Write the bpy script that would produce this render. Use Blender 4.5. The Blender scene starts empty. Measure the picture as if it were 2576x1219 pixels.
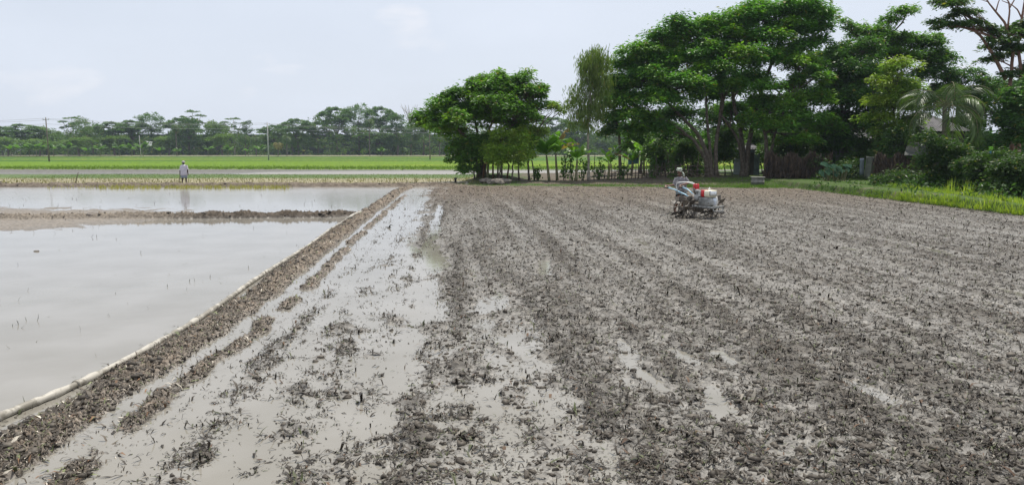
import bpy, math, random
import numpy as np
from mathutils import Vector, Matrix
R = math.radians
scene = bpy.context.scene
COL = scene.collection
# ---------------------------------------------------------------- camera
CAM_H = 2.25; FPX = 1917.0; CX = 1288.0; CY = 609.5; HOR = 381.0     # in 2576-px-wide photograph units
PITCH = math.atan((CY-HOR)/FPX)
cam = bpy.data.cameras.new('camera'); camo = bpy.data.objects.new('camera', cam); COL.objects.link(camo)
camo.location = (0, 0, CAM_H); camo.rotation_euler = (math.pi/2-PITCH, 0, 0)
cam.sensor_width = 36; cam.lens = FPX/2576*36; cam.clip_end = 6000; cam.clip_start = 0.1
scene.camera = camo
# ---------------------------------------------------------------- sky, sun, exposure
SUN_EL = R(68); SUN_AZ = R(28)        # azimuth from +Y towards +X (the sun stands beyond the trees, to the right)
world = bpy.data.worlds.new('World'); scene.world = world; world.use_nodes = True
wn = world.node_tree; wn.nodes.clear()
def N(nt, t, **k):
    n = nt.nodes.new(t)
    for a, b in k.items(): setattr(n, a, b)
    return n
wo = N(wn, 'ShaderNodeOutputWorld'); bg = N(wn, 'ShaderNodeBackground'); bg.inputs[1].default_value = 0.1
sky = N(wn, 'ShaderNodeTexSky', sky_type='NISHITA'); sky.sun_disc = False
sky.sun_elevation = SUN_EL; sky.sun_rotation = SUN_AZ; sky.dust_density = 3.0; sky.air_density = 1.0
tc = N(wn, 'ShaderNodeTexCoord'); mp = N(wn, 'ShaderNodeMapping'); mp.inputs['Scale'].default_value = (1, 1, 2.6)
wn.links.new(tc.outputs['Generated'], mp.inputs[0])
nz = N(wn, 'ShaderNodeTexNoise'); nz.inputs['Scale'].default_value = 3.4; nz.inputs['Detail'].default_value = 6; nz.inputs['Roughness'].default_value = .5
wn.links.new(mp.outputs[0], nz.inputs['Vector'])
rp = N(wn, 'ShaderNodeMapRange'); rp.inputs[1].default_value = .35; rp.inputs[2].default_value = .75; rp.inputs[3].default_value = .80; rp.inputs[4].default_value = .92
wn.links.new(nz.outputs['Fac'], rp.inputs[0])
nz2 = N(wn, 'ShaderNodeTexNoise'); nz2.inputs['Scale'].default_value = 5.5; nz2.inputs['Detail'].default_value = 7; nz2.inputs['Roughness'].default_value = .5; nz2.inputs['Distortion'].default_value = .3
wn.links.new(mp.outputs[0], nz2.inputs['Vector'])
rp2 = N(wn, 'ShaderNodeMapRange'); rp2.inputs[1].default_value = .60; rp2.inputs[2].default_value = .74; rp2.inputs[3].default_value = 0; rp2.inputs[4].default_value = .45
wn.links.new(nz2.outputs['Fac'], rp2.inputs[0])
mx = N(wn, 'ShaderNodeMix', data_type='RGBA'); wn.links.new(rp.outputs[0], mx.inputs['Factor'])
wn.links.new(sky.outputs[0], mx.inputs['A']); mx.inputs['B'].default_value = (8.1, 8.75, 9.9, 1)
mx2 = N(wn, 'ShaderNodeMix', data_type='RGBA'); wn.links.new(rp2.outputs[0], mx2.inputs['Factor'])
wn.links.new(mx.outputs['Result'], mx2.inputs['A']); mx2.inputs['B'].default_value = (10.4, 10.1, 10.2, 1)
wn.links.new(mx2.outputs['Result'], bg.inputs[0]); wn.links.new(bg.outputs[0], wo.inputs[0])
sl = bpy.data.lights.new('sun', 'SUN'); sl.energy = 4.8; sl.angle = R(0.8); sl.color = (1, .95, .87)
so = bpy.data.objects.new('sun', sl); COL.objects.link(so)
sd = Vector((math.sin(SUN_AZ)*math.cos(SUN_EL), math.cos(SUN_AZ)*math.cos(SUN_EL), math.sin(SUN_EL)))
so.rotation_euler = sd.to_track_quat('Z', 'Y').to_euler(); so.location = (20, 40, 60)
vs = scene.view_settings; vs.view_transform = 'Standard'; vs.look = 'None'; vs.exposure = 0.0; vs.gamma = 1
scene.cycles.max_bounces = 6; scene.cycles.diffuse_bounces = 2; scene.cycles.glossy_bounces = 3; scene.cycles.transmission_bounces = 3
scene.cycles.transparent_max_bounces = 4; scene.cycles.volume_bounces = 0; scene.cycles.use_denoising = True; scene.cycles.denoising_prefilter = 'ACCURATE'
# ---------------------------------------------------------------- pixel -> world
_f = np.array([0, math.cos(PITCH), -math.sin(PITCH)]); _u = np.array([0, math.sin(PITCH), math.cos(PITCH)]); _r = np.array([1., 0, 0])
def ray(px, py): return _f + _r*((px-CX)/FPX) - _u*((py-CY)/FPX)
def G(px, py, z=0.0):
    d = ray(px, py); t = (z-CAM_H)/d[2]; return np.array([d[0]*t, d[1]*t, z])
def W(px, py, Y):
    d = ray(px, py); t = Y/d[1]; return np.array([d[0]*t, Y, CAM_H+d[2]*t])
# ---------------------------------------------------------------- noise
def _h(ix, iy, s):
    n = (ix*374761393 + iy*668265263 + s*2147483647) & 0xffffffff
    n = ((n ^ (n >> 13))*1274126177) & 0xffffffff
    return (n ^ (n >> 16)) & 0xffff
_GT = np.array([(math.cos(a), math.sin(a)) for a in np.arange(256)*2*math.pi/256], np.float32)
def perlin(x, y, s=0):
    x = np.asarray(x, np.float64); y = np.asarray(y, np.float64)
    xi = np.floor(x).astype(np.int64); yi = np.floor(y).astype(np.int64)
    fx = (x-xi).astype(np.float32); fy = (y-yi).astype(np.float32)
    u = fx*fx*fx*(fx*(fx*6-15)+10); v = fy*fy*fy*(fy*(fy*6-15)+10)
    def g(dx, dy):
        k = _GT[_h(xi+dx, yi+dy, s) & 255]; return k[..., 0]*(fx-dx)+k[..., 1]*(fy-dy)
    a = g(0, 0); b = g(1, 0); c = g(0, 1); d = g(1, 1)
    return ((a+(b-a)*u)*(1-v)+(c+(d-c)*u)*v)*1.5
def fbm(x, y, s=0, o=3):
    t = 0; a = 1.; n = 0
    for i in range(o):
        t = t+a*perlin(x*2**i, y*2**i, s+i*7); n += a; a *= .5
    return t/n
def sst(a, b, x):
    t = np.clip((x-a)/(b-a), 0, 1); return t*t*(3-2*t)
# ---------------------------------------------------------------- mesh helpers
def tag(o, label=None, cat=None, group=None, kind=None):
    if label: o['label'] = label
    if cat: o['category'] = cat
    if group: o['group'] = group
    if kind: o['kind'] = kind
    return o
def link(o, parent=None):
    COL.objects.link(o)
    if parent is not None: o.parent = parent
    return o
def empty(name, loc=(0, 0, 0), rz=0, label=None, cat=None, group=None):
    o = bpy.data.objects.new(name, None); o.location = loc; o.rotation_euler = (0, 0, rz); o.empty_display_size = .3
    COL.objects.link(o); tag(o, label, cat, group); return o
def np_mesh(name, V, F, mat=None, smooth=False, attrs=None, parent=None):
    """V (n,3); F (m,k) array of one polygon size, or list of such arrays."""
    me = bpy.data.meshes.new(name); V = np.asarray(V, np.float32)
    Fs = F if isinstance(F, list) else [F]; Fs = [np.asarray(f, np.int32) for f in Fs if len(f)]
    me.vertices.add(len(V)); me.vertices.foreach_set('co', V.ravel())
    nl = sum(f.size for f in Fs); npoly = sum(len(f) for f in Fs)
    me.loops.add(nl); me.polygons.add(npoly)
    me.loops.foreach_set('vertex_index', np.concatenate([f.ravel() for f in Fs]))
    tot = np.concatenate([np.full(len(f), f.shape[1], np.int32) for f in Fs]); st = np.concatenate([[0], np.cumsum(tot)[:-1]]).astype(np.int32)
    me.polygons.foreach_set('loop_start', st); me.polygons.foreach_set('loop_total', tot)
    me.polygons.foreach_set('use_smooth', np.full(npoly, smooth, bool))
    if attrs:
        for k, a in attrs.items():
            a = np.asarray(a, np.float32)
            if a.ndim == 1:
                at = me.attributes.new(k, 'FLOAT', 'POINT'); at.data.foreach_set('value', a)
            else:
                at = me.attributes.new(k, 'FLOAT_COLOR', 'POINT')
                if a.shape[1] == 3: a = np.concatenate([a, np.ones((len(a), 1), np.float32)], 1)
                at.data.foreach_set('color', a.ravel())
    me.update(calc_edges=True)
    if mat: me.materials.append(mat)
    o = bpy.data.objects.new(name, me); link(o, parent); return o
class MB:
    """collects boxes, tubes, lathes, strips and builds ONE mesh object"""
    def __init__(s): s.v = []; s.f = {}; s.n = 0
    def add(s, V, F):
        V = np.asarray(V, float); s.v.append(V)
        for f in F: s.f.setdefault(len(f), []).append([i+s.n for i in f])
        s.n += len(V)
    def tube(s, pts, rad, k=8, caps=True):
        P = np.asarray(pts, float); n = len(P); rad = np.broadcast_to(np.asarray(rad, float), (n,)) if np.ndim(rad) else np.full(n, rad)
        T = np.gradient(P, axis=0); T /= np.linalg.norm(T, axis=1)[:, None]+1e-9
        ref = np.array([0, 0, 1.]) if abs(T[0][2]) < .9 else np.array([0, 1., 0])
        A = np.cross(T[0], ref); A /= np.linalg.norm(A); V = []
        for i in range(n):
            A = A-T[i]*A.dot(T[i]); A /= np.linalg.norm(A)+1e-9; B = np.cross(T[i], A)
            for j in range(k):
                a = 2*math.pi*j/k; V.append(P[i]+rad[i]*(A*math.cos(a)+B*math.sin(a)))
        F = [(i*k+j, i*k+(j+1) % k, (i+1)*k+(j+1) % k, (i+1)*k+j) for i in range(n-1) for j in range(k)]
        if caps: F += [tuple(range(k))[::-1], tuple((n-1)*k+j for j in range(k))]
        s.add(V, F); return s
    def box(s, c, size, M=None, bev=.0):
        x, y, z = np.array(size)/2.; V = []
        if bev > 0:
            b = min(bev, x*.9, y*.9, z*.9)
            for sx in (-1, 1):
                for sy in (-1, 1):
                    for sz in (-1, 1):
                        V += [(sx*x, sy*(y-b), sz*(z-b)), (sx*(x-b), sy*y, sz*(z-b)), (sx*(x-b), sy*(y-b), sz*z)]
            bm_f = hull(V); V = np.array(V)
        else:
            V = np.array([(sx*x, sy*y, sz*z) for sx in (-1, 1) for sy in (-1, 1) for sz in (-1, 1)])
            bm_f = [(0, 1, 3, 2), (4, 6, 7, 5), (0, 4, 5, 1), (2, 3, 7, 6), (0, 2, 6, 4), (1, 5, 7, 3)]
        if M is not None: V = V @ np.array(M).T
        s.add(V+np.array(c), bm_f); return s
    def lathe(s, c, axis, prof, k=20, caps=True):
        """prof: list of (distance along axis, radius)"""
        a = np.array(axis, float); a /= np.linalg.norm(a); return s.tube2([np.array(c)+a*t for t, r in prof], [r for t, r in prof], a, k, caps)
    def tube2(s, P, rad, a, k, caps):
        ref = np.array([0, 0, 1.]) if abs(a[2]) < .9 else np.array([0, 1., 0]); A = np.cross(a, ref); A /= np.linalg.norm(A); B = np.cross(a, A)
        V = [P[i]+rad[i]*(A*math.cos(2*math.pi*j/k)+B*math.sin(2*math.pi*j/k)) for i in range(len(P)) for j in range(k)]; n = len(P)
        F = [(i*k+j, i*k+(j+1) % k, (i+1)*k+(j+1) % k, (i+1)*k+j) for i in range(n-1) for j in range(k)]
        if caps: F += [tuple(range(k))[::-1], tuple((n-1)*k+j for j in range(k))]
        s.add(V, F); return s
    def ell(s, c, r, k=12, m=8, M=None):
        V = []; F = []
        for i in range(m+1):
            t = math.pi*i/m
            for j in range(k): V.append((math.sin(t)*math.cos(2*math.pi*j/k)*r[0], math.sin(t)*math.sin(2*math.pi*j/k)*r[1], math.cos(t)*r[2]))
        F = [(i*k+j, (i+1)*k+j, (i+1)*k+(j+1) % k, i*k+(j+1) % k) for i in range(m) for j in range(k)]
        V = np.array(V)
        if M is not None: V = V @ np.array(M).T
        s.add(V+np.array(c), F); return s
    def build(s, name, mat, parent=None, smooth=True, bevel=0):
        o = np_mesh(name, np.concatenate(s.v), [np.array(f) for f in s.f.values()], mat, smooth, None, parent)
        return o
def hull(V):
    import bmesh
    bm = bmesh.new(); vs_ = [bm.verts.new(v) for v in V]; bm.verts.index_update(); r_ = bmesh.ops.convex_hull(bm, input=vs_)
    bmesh.ops.dissolve_limit(bm, angle_limit=.01, verts=bm.verts, edges=bm.edges)
    bm.verts.index_update(); m = {}
    for i, v in enumerate(V):
        for w in bm.verts:
            if (w.co-Vector(v)).length < 1e-6: m[w.index] = i
    F = [tuple(m[v.index] for v in f.verts) for f in bm.faces]; bm.free(); return F
def rotz(a): c, s_ = math.cos(a), math.sin(a); return np.array([[c, -s_, 0], [s_, c, 0], [0, 0, 1]])
def roty(a): c, s_ = math.cos(a), math.sin(a); return np.array([[c, 0, s_], [0, 1, 0], [-s_, 0, c]])
def rotx(a): c, s_ = math.cos(a), math.sin(a); return np.array([[1, 0, 0], [0, c, -s_], [0, s_, c]])
# ---------------------------------------------------------------- materials
def mat(name, col=(.5, .5, .5), rough=.6, metal=0, tint=(1.5, 1.7, .6), var=.0, vscale=8., col2=None, bump=0, bscale=30., attr=None, transl=0, spec=.5, detail=4, lo=.35, hi=.65):
    m = bpy.data.materials.new(name); m.use_nodes = True; nt = m.node_tree; nt.nodes.clear(); L = nt.links.new
    out = N(nt, 'ShaderNodeOutputMaterial'); p = N(nt, 'ShaderNodeBsdfPrincipled')
    p.inputs['Roughness'].default_value = rough; p.inputs['Metallic'].default_value = metal; p.inputs['Specular IOR Level'].default_value = spec
    g = N(nt, 'ShaderNodeNewGeometry'); tcn = N(nt, 'ShaderNodeTexCoord')
    c = None
    if col2 is not None or var > 0:
        n = N(nt, 'ShaderNodeTexNoise'); n.inputs['Scale'].default_value = vscale; n.inputs['Detail'].default_value = detail
        L(tcn.outputs['Object'], n.inputs['Vector'])
        r = N(nt, 'ShaderNodeMapRange'); r.inputs[1].default_value = lo; r.inputs[2].default_value = hi; L(n.outputs['Fac'], r.inputs[0])
        x = N(nt, 'ShaderNodeMix', data_type='RGBA'); L(r.outputs[0], x.inputs['Factor'])
        if col2 is None:
            a = [v*(1-var) for v in col]; b = [min(1, v*(1+var)) for v in col]
        else: a, b = col, col2
        x.inputs['A'].default_value = (*a, 1); x.inputs['B'].default_value = (*b, 1); c = x.outputs['Result']
    if attr:
        at = N(nt, 'ShaderNodeAttribute'); at.attribute_name = attr
        x2 = N(nt, 'ShaderNodeMix', data_type='RGBA', blend_type='MULTIPLY'); x2.inputs['Factor'].default_value = 1
        if c is not None: L(c, x2.inputs['A'])
        else: x2.inputs['A'].default_value = (*col, 1)
        L(at.outputs['Color'], x2.inputs['B']); c = x2.outputs['Result']
    if c is not None: L(c, p.inputs['Base Color'])
    else: p.inputs['Base Color'].default_value = (*col, 1)
    if bump:
        n2 = N(nt, 'ShaderNodeTexNoise'); n2.inputs['Scale'].default_value = bscale; n2.inputs['Detail'].default_value = 5; L(tcn.outputs['Object'], n2.inputs['Vector'])
        b = N(nt, 'ShaderNodeBump'); b.inputs['Strength'].default_value = bump; b.inputs['Distance'].default_value = .02; L(n2.outputs['Fac'], b.inputs['Height']); L(b.outputs[0], p.inputs['Normal'])
    if transl:
        t = N(nt, 'ShaderNodeBsdfTranslucent'); ms = N(nt, 'ShaderNodeMixShader'); ms.inputs[0].default_value = transl
        tm = N(nt, 'ShaderNodeMix', data_type='RGBA', blend_type='MULTIPLY'); tm.inputs['Factor'].default_value = 1; tm.inputs['B'].default_value = (*tint, 1)
        if c is not None: L(c, tm.inputs['A'])
        else: tm.inputs['A'].default_value = (*col, 1)
        L(tm.outputs['Result'], t.inputs[0]); L(p.outputs[0], ms.inputs[1]); L(t.outputs[0], ms.inputs[2]); L(ms.outputs[0], out.inputs[0])
    else: L(p.outputs[0], out.inputs[0])
    return m
# ================================================================ GROUND
rng = np.random.default_rng(7)
# earth bund between flooded field and ploughed field: x as a function of y
_bp = np.array([G(x, y)[:2] for x, y in [(-60, 1219), (50, 1130), (165, 1050), (300, 965), (415, 895), (500, 845), (650, 745), (800, 628), (880, 567), (960, 512), (1000, 482)]])
_bp = _bp[np.argsort(_bp[:, 1])]
def xb(y): return np.interp(y, _bp[:, 1], _bp[:, 0]) + (y < _bp[0, 1])*0
# irrigation hose centre line
HOSE = [G(x, y, .03) for x, y in [(-45, 1064), (60, 1022), (140, 990), (240, 944), (330, 898), (420, 848), (470, 820), (520, 788), (570, 754), (610, 724), (640, 703), (690, 671), (740, 640), (775, 618), (800, 600), (826, 580), (850, 566), (876, 549)]]
# cross bund between the two flooded fields
_cp = np.array([G(x, y)[:2] for x, y in [(-300, 552), (0, 552), (200, 550), (400, 548), (600, 546), (840, 544), (900, 541)]])
def yc(x): return np.interp(x, _cp[:, 0], _cp[:, 1])
# far edge of the ploughed field / foot of the verge, y as a function of x
_ep = np.array([G(x, y)[:2] for x, y in [(960, 471), (1200, 470), (1500, 472), (1750, 474), (2000, 476), (2150, 480), (2230, 487), (2300, 494), (2420, 505), (2576, 524), (2800, 560), (3100, 610)]])
_ep = _ep[np.argsort(_ep[:, 0])]
def ye(x): return np.interp(x, _ep[:, 0], _ep[:, 1])
YB = G(500, 471)[1]          # near foot of the far bank (left)
Y1 = G(500, 446)[1]; Y2 = G(500, 440)[1]; Y3 = G(500, 428.5)[1]; Y4 = G(500, 393.5)[1]
print('rows', YB, Y1, Y2, Y3, Y4, 'cross', _cp[:3], 'bund', _bp[0], _bp[-1], 'edge', _ep)
MOUND = G(1240, 460)[:2]
def ROW(ur, y): return .75*perlin(ur*1.9+.37, y*.080, 57)+.15*perlin(ur*.55, y*.08, 58)+.55*perlin(ur*4.3, y*.14, 59)
PUD = []
for (a_, b_, c_, d_, w_) in [(1368, 655, 1372, 690, .16), (1545, 880, 1660, 975, .09), (1560, 860, 1600, 905, .09), (1690, 880, 1760, 915, .12), (1800, 885, 1850, 915, .10), (1100, 560, 1080, 590, .16), (1040, 650, 1050, 690, .2), (2140, 960, 2250, 1010, .16), (1280, 850, 1330, 900, .12), (1230, 970, 1240, 1040, .12)]:
    p_, q_ = G(a_, b_), G(c_, d_); PUD.append((p_[0], p_[1], q_[0], q_[1], w_))
def ground(x, y, fine=True, lite=False):
    """height and colour of the ground"""
    u = x-xb(y)+.10*fbm(x*1.3, y*1.3, 5, 2)
    ex = ye(x); n_f = fbm(x*9, y*9, 11, 3) if fine else fbm(x*2, y*2, 11, 2)
    n_c = 1-2*np.abs(perlin(x*5.5, y*5.5, 23)); n_m = perlin(x*2.2, y*2.2, 31)
    clod = .55*n_f+.30*n_c*.6+.25*n_m                       # about -1..1
    spike = np.abs(fbm(x*17, y*17, 91, 2))
    # ---- ploughed field
    pw = fbm(x*1.6, y*.55, 41, 3); ur = x+.078*y; row = ROW(ur, y)
    d = y
    c0 = .36*sst(16, 8, d)*sst(.5, 1.4, u); c = c0+(1-c0)*sst(.6, 7.4-3.2*sst(5, 14, d)-1.3*sst(14, 24, d), u+1.3*fbm(x*.9, y*.5, 43, 3))      # mud cover, from the open water by the bund to the right
    c = c+.25*sst(20, 40, d)*sst(1.0, 2.2, u)
    puddle = sst(.50, .68, perlin((x-.12*y)*1.5, y*.13, 63)+.30*fbm(x*1.1, y*.7, 64, 2))*sst(22, 12, d)
    for (ax, ay, bx_, by_, w_) in PUD: 
        tt = np.clip(((x-ax)*(bx_-ax)+(y-ay)*(by_-ay))/((bx_-ax)**2+(by_-ay)**2), 0, 1); dd_ = np.hypot(x-ax-tt*(bx_-ax), y-ay-tt*(by_-ay)); puddle = np.maximum(puddle, sst(1.1, .5, dd_/w_+.35*n_f))
    lev = -.051+.066*np.clip(c, 0, 1.2)+.046*pw*(1.1-.6*c)+.042*row*(1.0-.45*c)*sst(.2, 1.2, u)+.055*sst(.02, .5, fbm(x*2.3+.1*y, y*1.5, 45, 2))*(1-.75*c)*sst(.9, 1.8, u)*sst(22, 10, d)-.05*puddle*sst(.2, .8, c)
    amp = .022+.022*np.clip(c, 0, 1)
    field = lev+amp*clod+.020*spike*np.clip(c, .3, 1)
    # ruts of open water near the bund far away
    rut = sst(.34, .10, np.abs(u-1.55-.2*perlin(y*.2, y*0, 77)))*sst(44, 30, d)*sst(14, 20, d) + sst(.2, .08, np.abs(u-2.6-.2*perlin(y*.2, y*0+3, 77)))*sst(36, 30, d)*sst(16, 20, d)
    field = field-.06*np.clip(rut, 0, 1)
    # ---- bund
    bh = (.085+.07*sst(10, 20, y))*(1+.5*perlin(y*1.1, x*.3, 81))
    bund = bh*np.exp(-(u/.27)**4)
    brk = sst(-.50, .0, perlin(y*.8, y*0+9, 83))
    bund2 = .070*np.exp(-((u-.62-.05*perlin(y*.5, y*0, 84))/.12)**4)*brk*sst(44, 36, y)
    bb = bund+bund2
    # ---- flooded fields on the left
    cyy = yc(x); v = y-cyy
    flat = sst(.0, 1.0, (-v < 0)*0 + 1-np.abs((v+1.7)/1.9)**2)*sst(-6.0, -9.5, x)*1.0     # mud flat in front of the cross bund
    fl2 = sst(1.15, .3, np.sqrt((np.maximum(x+15.0, 0)/5.0)**2+(v/(6.5+.25*np.minimum(x+13, 0)*-1))**2)+.25*fbm(x*.5, y*.8, 88, 3))
    tuft = sst(.48, .75, fbm(x*1.4, y*1.1, 92, 3))*sst(cyy.min()+.5, cyy.min()+3, y)
    left = -.075+.02*n_m+.105*fl2+.012*clod+.03*fl2*clod*.5+.05*tuft*0
    chk = .20*(1+.35*perlin(x*1.7, y*.2, 95))*np.exp(-(v/.36)**4)
    chk *= sst(xb(y)+.3, xb(y)-1.2, x)*.55+.45
    L = sst(.0, -.35, u)
    z = field*(1-L)+left*L
    left_z = np.maximum(z, -.08+chk+np.where(chk > .03, .10*clod+.16*spike, 0)*1.0)
    z = np.where(u < .1, left_z, z)
    zb = bb-.05+np.where(bb > .02, .045*clod+.055*spike, 0)
    z = np.maximum(z, np.where(bb > .012, zb, -9))
    wet = sst(.09, .0, z)
    # colours (real base colours of the materials lying there)
    cl = np.clip(.5+.8*n_f+.4*n_m, 0, 1)[..., None]
    mudd = np.array([.035, .030, .024])*(1-cl)+np.array([.115, .102, .083])*cl
    dry = (sst(24, 44, y))[..., None]
    mudr = np.array([.056, .041, .028])*(1-cl)+np.array([.145, .112, .080])*cl
    slur = np.array([.190, .178, .157])
    thin = sst(.060-.02*sst(20, 40, y), .008, z+.012*n_c+.016*row)[..., None]*(L < .5)[..., None]
    col = mudd*(1-dry)+mudr*dry
    slur = slur*(1-.6*dry)+np.array([.150, .114, .082])*.6*dry; col = col*(1-.85*thin)+slur*.85*thin
    onb = np.clip(np.maximum(bb, chk*(L))*12, 0, 1)[..., None]
    col = col*(1-onb)+onb*(np.array([.085, .066, .048])*(1-cl)+np.array([.25, .205, .16])*cl)*(1-.55*(L)[..., None])
    flc = (fl2*L)[..., None]; col = col*(1-flc*.8)+np.array([.215, .185, .15])*flc*.8
    if lite: return z, None, None
    # ---- beyond the far edge: verge, bank, stubble, grass, mud, rice
    q = y-ex+.5*fbm(x*.8, y*.3, 101, 3)
    right = sst(-8.0, -6.0, x)
    b0 = sst(0, .5, q)
    bank = .02+.16*sst(0, 4.5, q)+.06*clod+.04*np.exp(-((q-.4)/.4)**2)*(1+clod)+.05*spike
    md = np.hypot((x-MOUND[0])/2.6, (y-MOUND[1])/1.5); bank = bank+.38*sst(1.25, .1, md)*(1+.25*clod)
    bank = bank+.22*sst(2, 9, q)*sst(2, 12, x)              # settlement stands a little higher
    z = z*(1-b0)+bank*b0
    gp = sst(-.25, .35, fbm(x*.7, y*.9, 111, 3)+.35*sst(.3, 1.2, q)-.75*sst(1.6, 2.8, q)*sst(22, 12, x)*sst(-1, 3, x)+.25*sst(12, 18, x))
    gp = gp*sst(-6, -1, x)
    shadegrass = np.array([.050, .085, .020])*(.7+.6*cl); earth = np.array([.070, .055, .040])*(1-cl)+np.array([.15, .125, .095])*cl
    cr = earth*(1-gp[..., None])+shadegrass*gp[..., None]
    col = col*(1-b0[..., None])+cr*b0[..., None]
    # left bank and the strips behind it
    lf = sst(3.0, -6.0, x-(y-50)*-.2)*0+1
    p1 = sst(YB-.2, YB+.5, y)*(x < 200)
    bankL = .04+.15*np.exp(-((y-YB-1.0)/.9)**2)*(1+.5*perlin(x*1.3, y*.4, 121))+.09*clod+.14*spike
    st = sst(YB+2.0, YB+3.5, y)
    stub = .03+.035*clod+.05*spike-.05*sst(.1, .5, fbm(x*.25, y*.9, 131, 2))*(x < -9)
    grs = sst(Y1-5.0, Y1-2.5, y+1.2*perlin(x*.4, y*.2, 133)); gz = .03+.06*spike*2
    zl = bankL*(1-st)+stub*st; zl = zl*(1-grs)+gz*grs
    cb = np.array([.055, .043, .032])*(1-cl)+np.array([.20, .165, .13])*cl
    cs = np.array([.17, .15, .075])*(1-cl)+np.array([.30, .265, .155])*cl
    cg = np.array([.045, .08, .018])*(1-cl)+np.array([.11, .16, .04])*cl
    c1 = cb*(1-st[..., None])+cs*st[..., None]; c1 = c1*(1-grs[..., None])+cg*grs[..., None]
    lm = (p1*sst(-1.8, -4.6, x+.0*y))[..., None]; l0 = lm[..., 0]
    z = z*(1-l0)+zl*l0; col = col*(1-lm)+c1*lm
    # grey mud / open water strip
    ms = sst(Y2-.5, Y2+1.5, y); md_ = -.05+.065*sst(Y2+5, Y2+13, y)+.045*fbm(x*.10, y*.9, 141, 2)+.02*clod+.075*sst(-13, -30, x)+.03*sst(8, 14, x)
    md_ = md_+.05*spike*sst(-18, -30, x)-.22*sst(1.1, .6, np.abs((y-(Y2+6+(x+10)*.10))/8))*sst(-30, -20, x)*sst(14, 10, x)
    cm = np.array([.085, .082, .072])*(1-cl)+np.array([.17, .165, .145])*cl
    z = z*(1-ms)+md_*ms; col = col*(1-ms[..., None])+cm*ms[..., None]
    # rice
    rc = sst(Y3-.3, Y3+.5, y); hgt = .12+.10*perlin(x*3.3, y*3.3, 151)+.10*fbm(x*.9, y*.5, 153, 2)+.10*spike
    bandn = perlin(x*.006, y*.045, 161); t2 = sst(Y3+55, Y3+80, y+20*perlin(x*.01, y*.01, 163))[..., None]
    ca = np.array([.105, .180, .010]); c2 = np.array([.045, .110, .012]); cy_ = np.array([.20, .22, .02])
    cr_ = ca*(1-t2)+c2*t2; k = sst(.12, .3, bandn)[..., None]; cr_ = cr_*(1-.6*k)+cy_*.6*k
    k2 = (sst(.2, .5, fbm(x*.05, y*.12, 171, 3)))[..., None]; cr_ = cr_*(1-.45*k2)+c2*.45*k2
    fr = sst(12, 2, y-Y3)[..., None]; cr_ = cr_*(1-.35*fr)+np.array([.12, .15, .05])*.35*fr
    z = z*(1-rc)+hgt*rc; col = col*(1-rc[..., None])+(cr_*(.7+.6*cl))*rc[..., None]
    # far bank and path
    fb = sst(Y4-45, Y4-25, y+6*perlin(x*.02, y*.01, 181)); z = z*(1-fb)+(.5+.15*clod)*fb
    gcl = np.array([.16, .17, .09])*(1-cl)+np.array([.30, .27, .20])*cl
    col = col*(1-fb[..., None])+gcl*fb[..., None]
    return z, np.clip(col, 0, 1), wet
# adaptive fan grid (cell size grows with distance)
du = .0015; us = np.arange(-.86, .86, du)
rows = [3.9]
while rows[-1] < 56: rows.append(rows[-1]*(1+.0017))
while rows[-1] < 470: rows.append(rows[-1]*(1+.0040))
rows = np.array(rows)
U, D = np.meshgrid(us, rows)
jit = rng.uniform(-.35, .35, U.shape); X = (U+jit*du)*(D+1.8); Y = D*(1+rng.uniform(-.35, .35, U.shape)*.0017)
Z, C, WET = ground(X, Y)
nr, nc = X.shape; idx = np.arange(nr*nc, dtype=np.int32).reshape(nr, nc)
quads = np.stack([idx[:-1, :-1], idx[:-1, 1:], idx[1:, 1:], idx[1:, :-1]], -1).reshape(-1, 4)
keep = (Z.ravel()[quads].max(1) > -.035)
quads = quads[keep]
used = np.zeros(nr*nc, bool); used[quads.ravel()] = True; remap = np.cumsum(used)-1; quads = remap[quads]
V = np.stack([X, Y, Z], -1).reshape(-1, 3)[used]; CC = C.reshape(-1, 3)[used]
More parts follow.
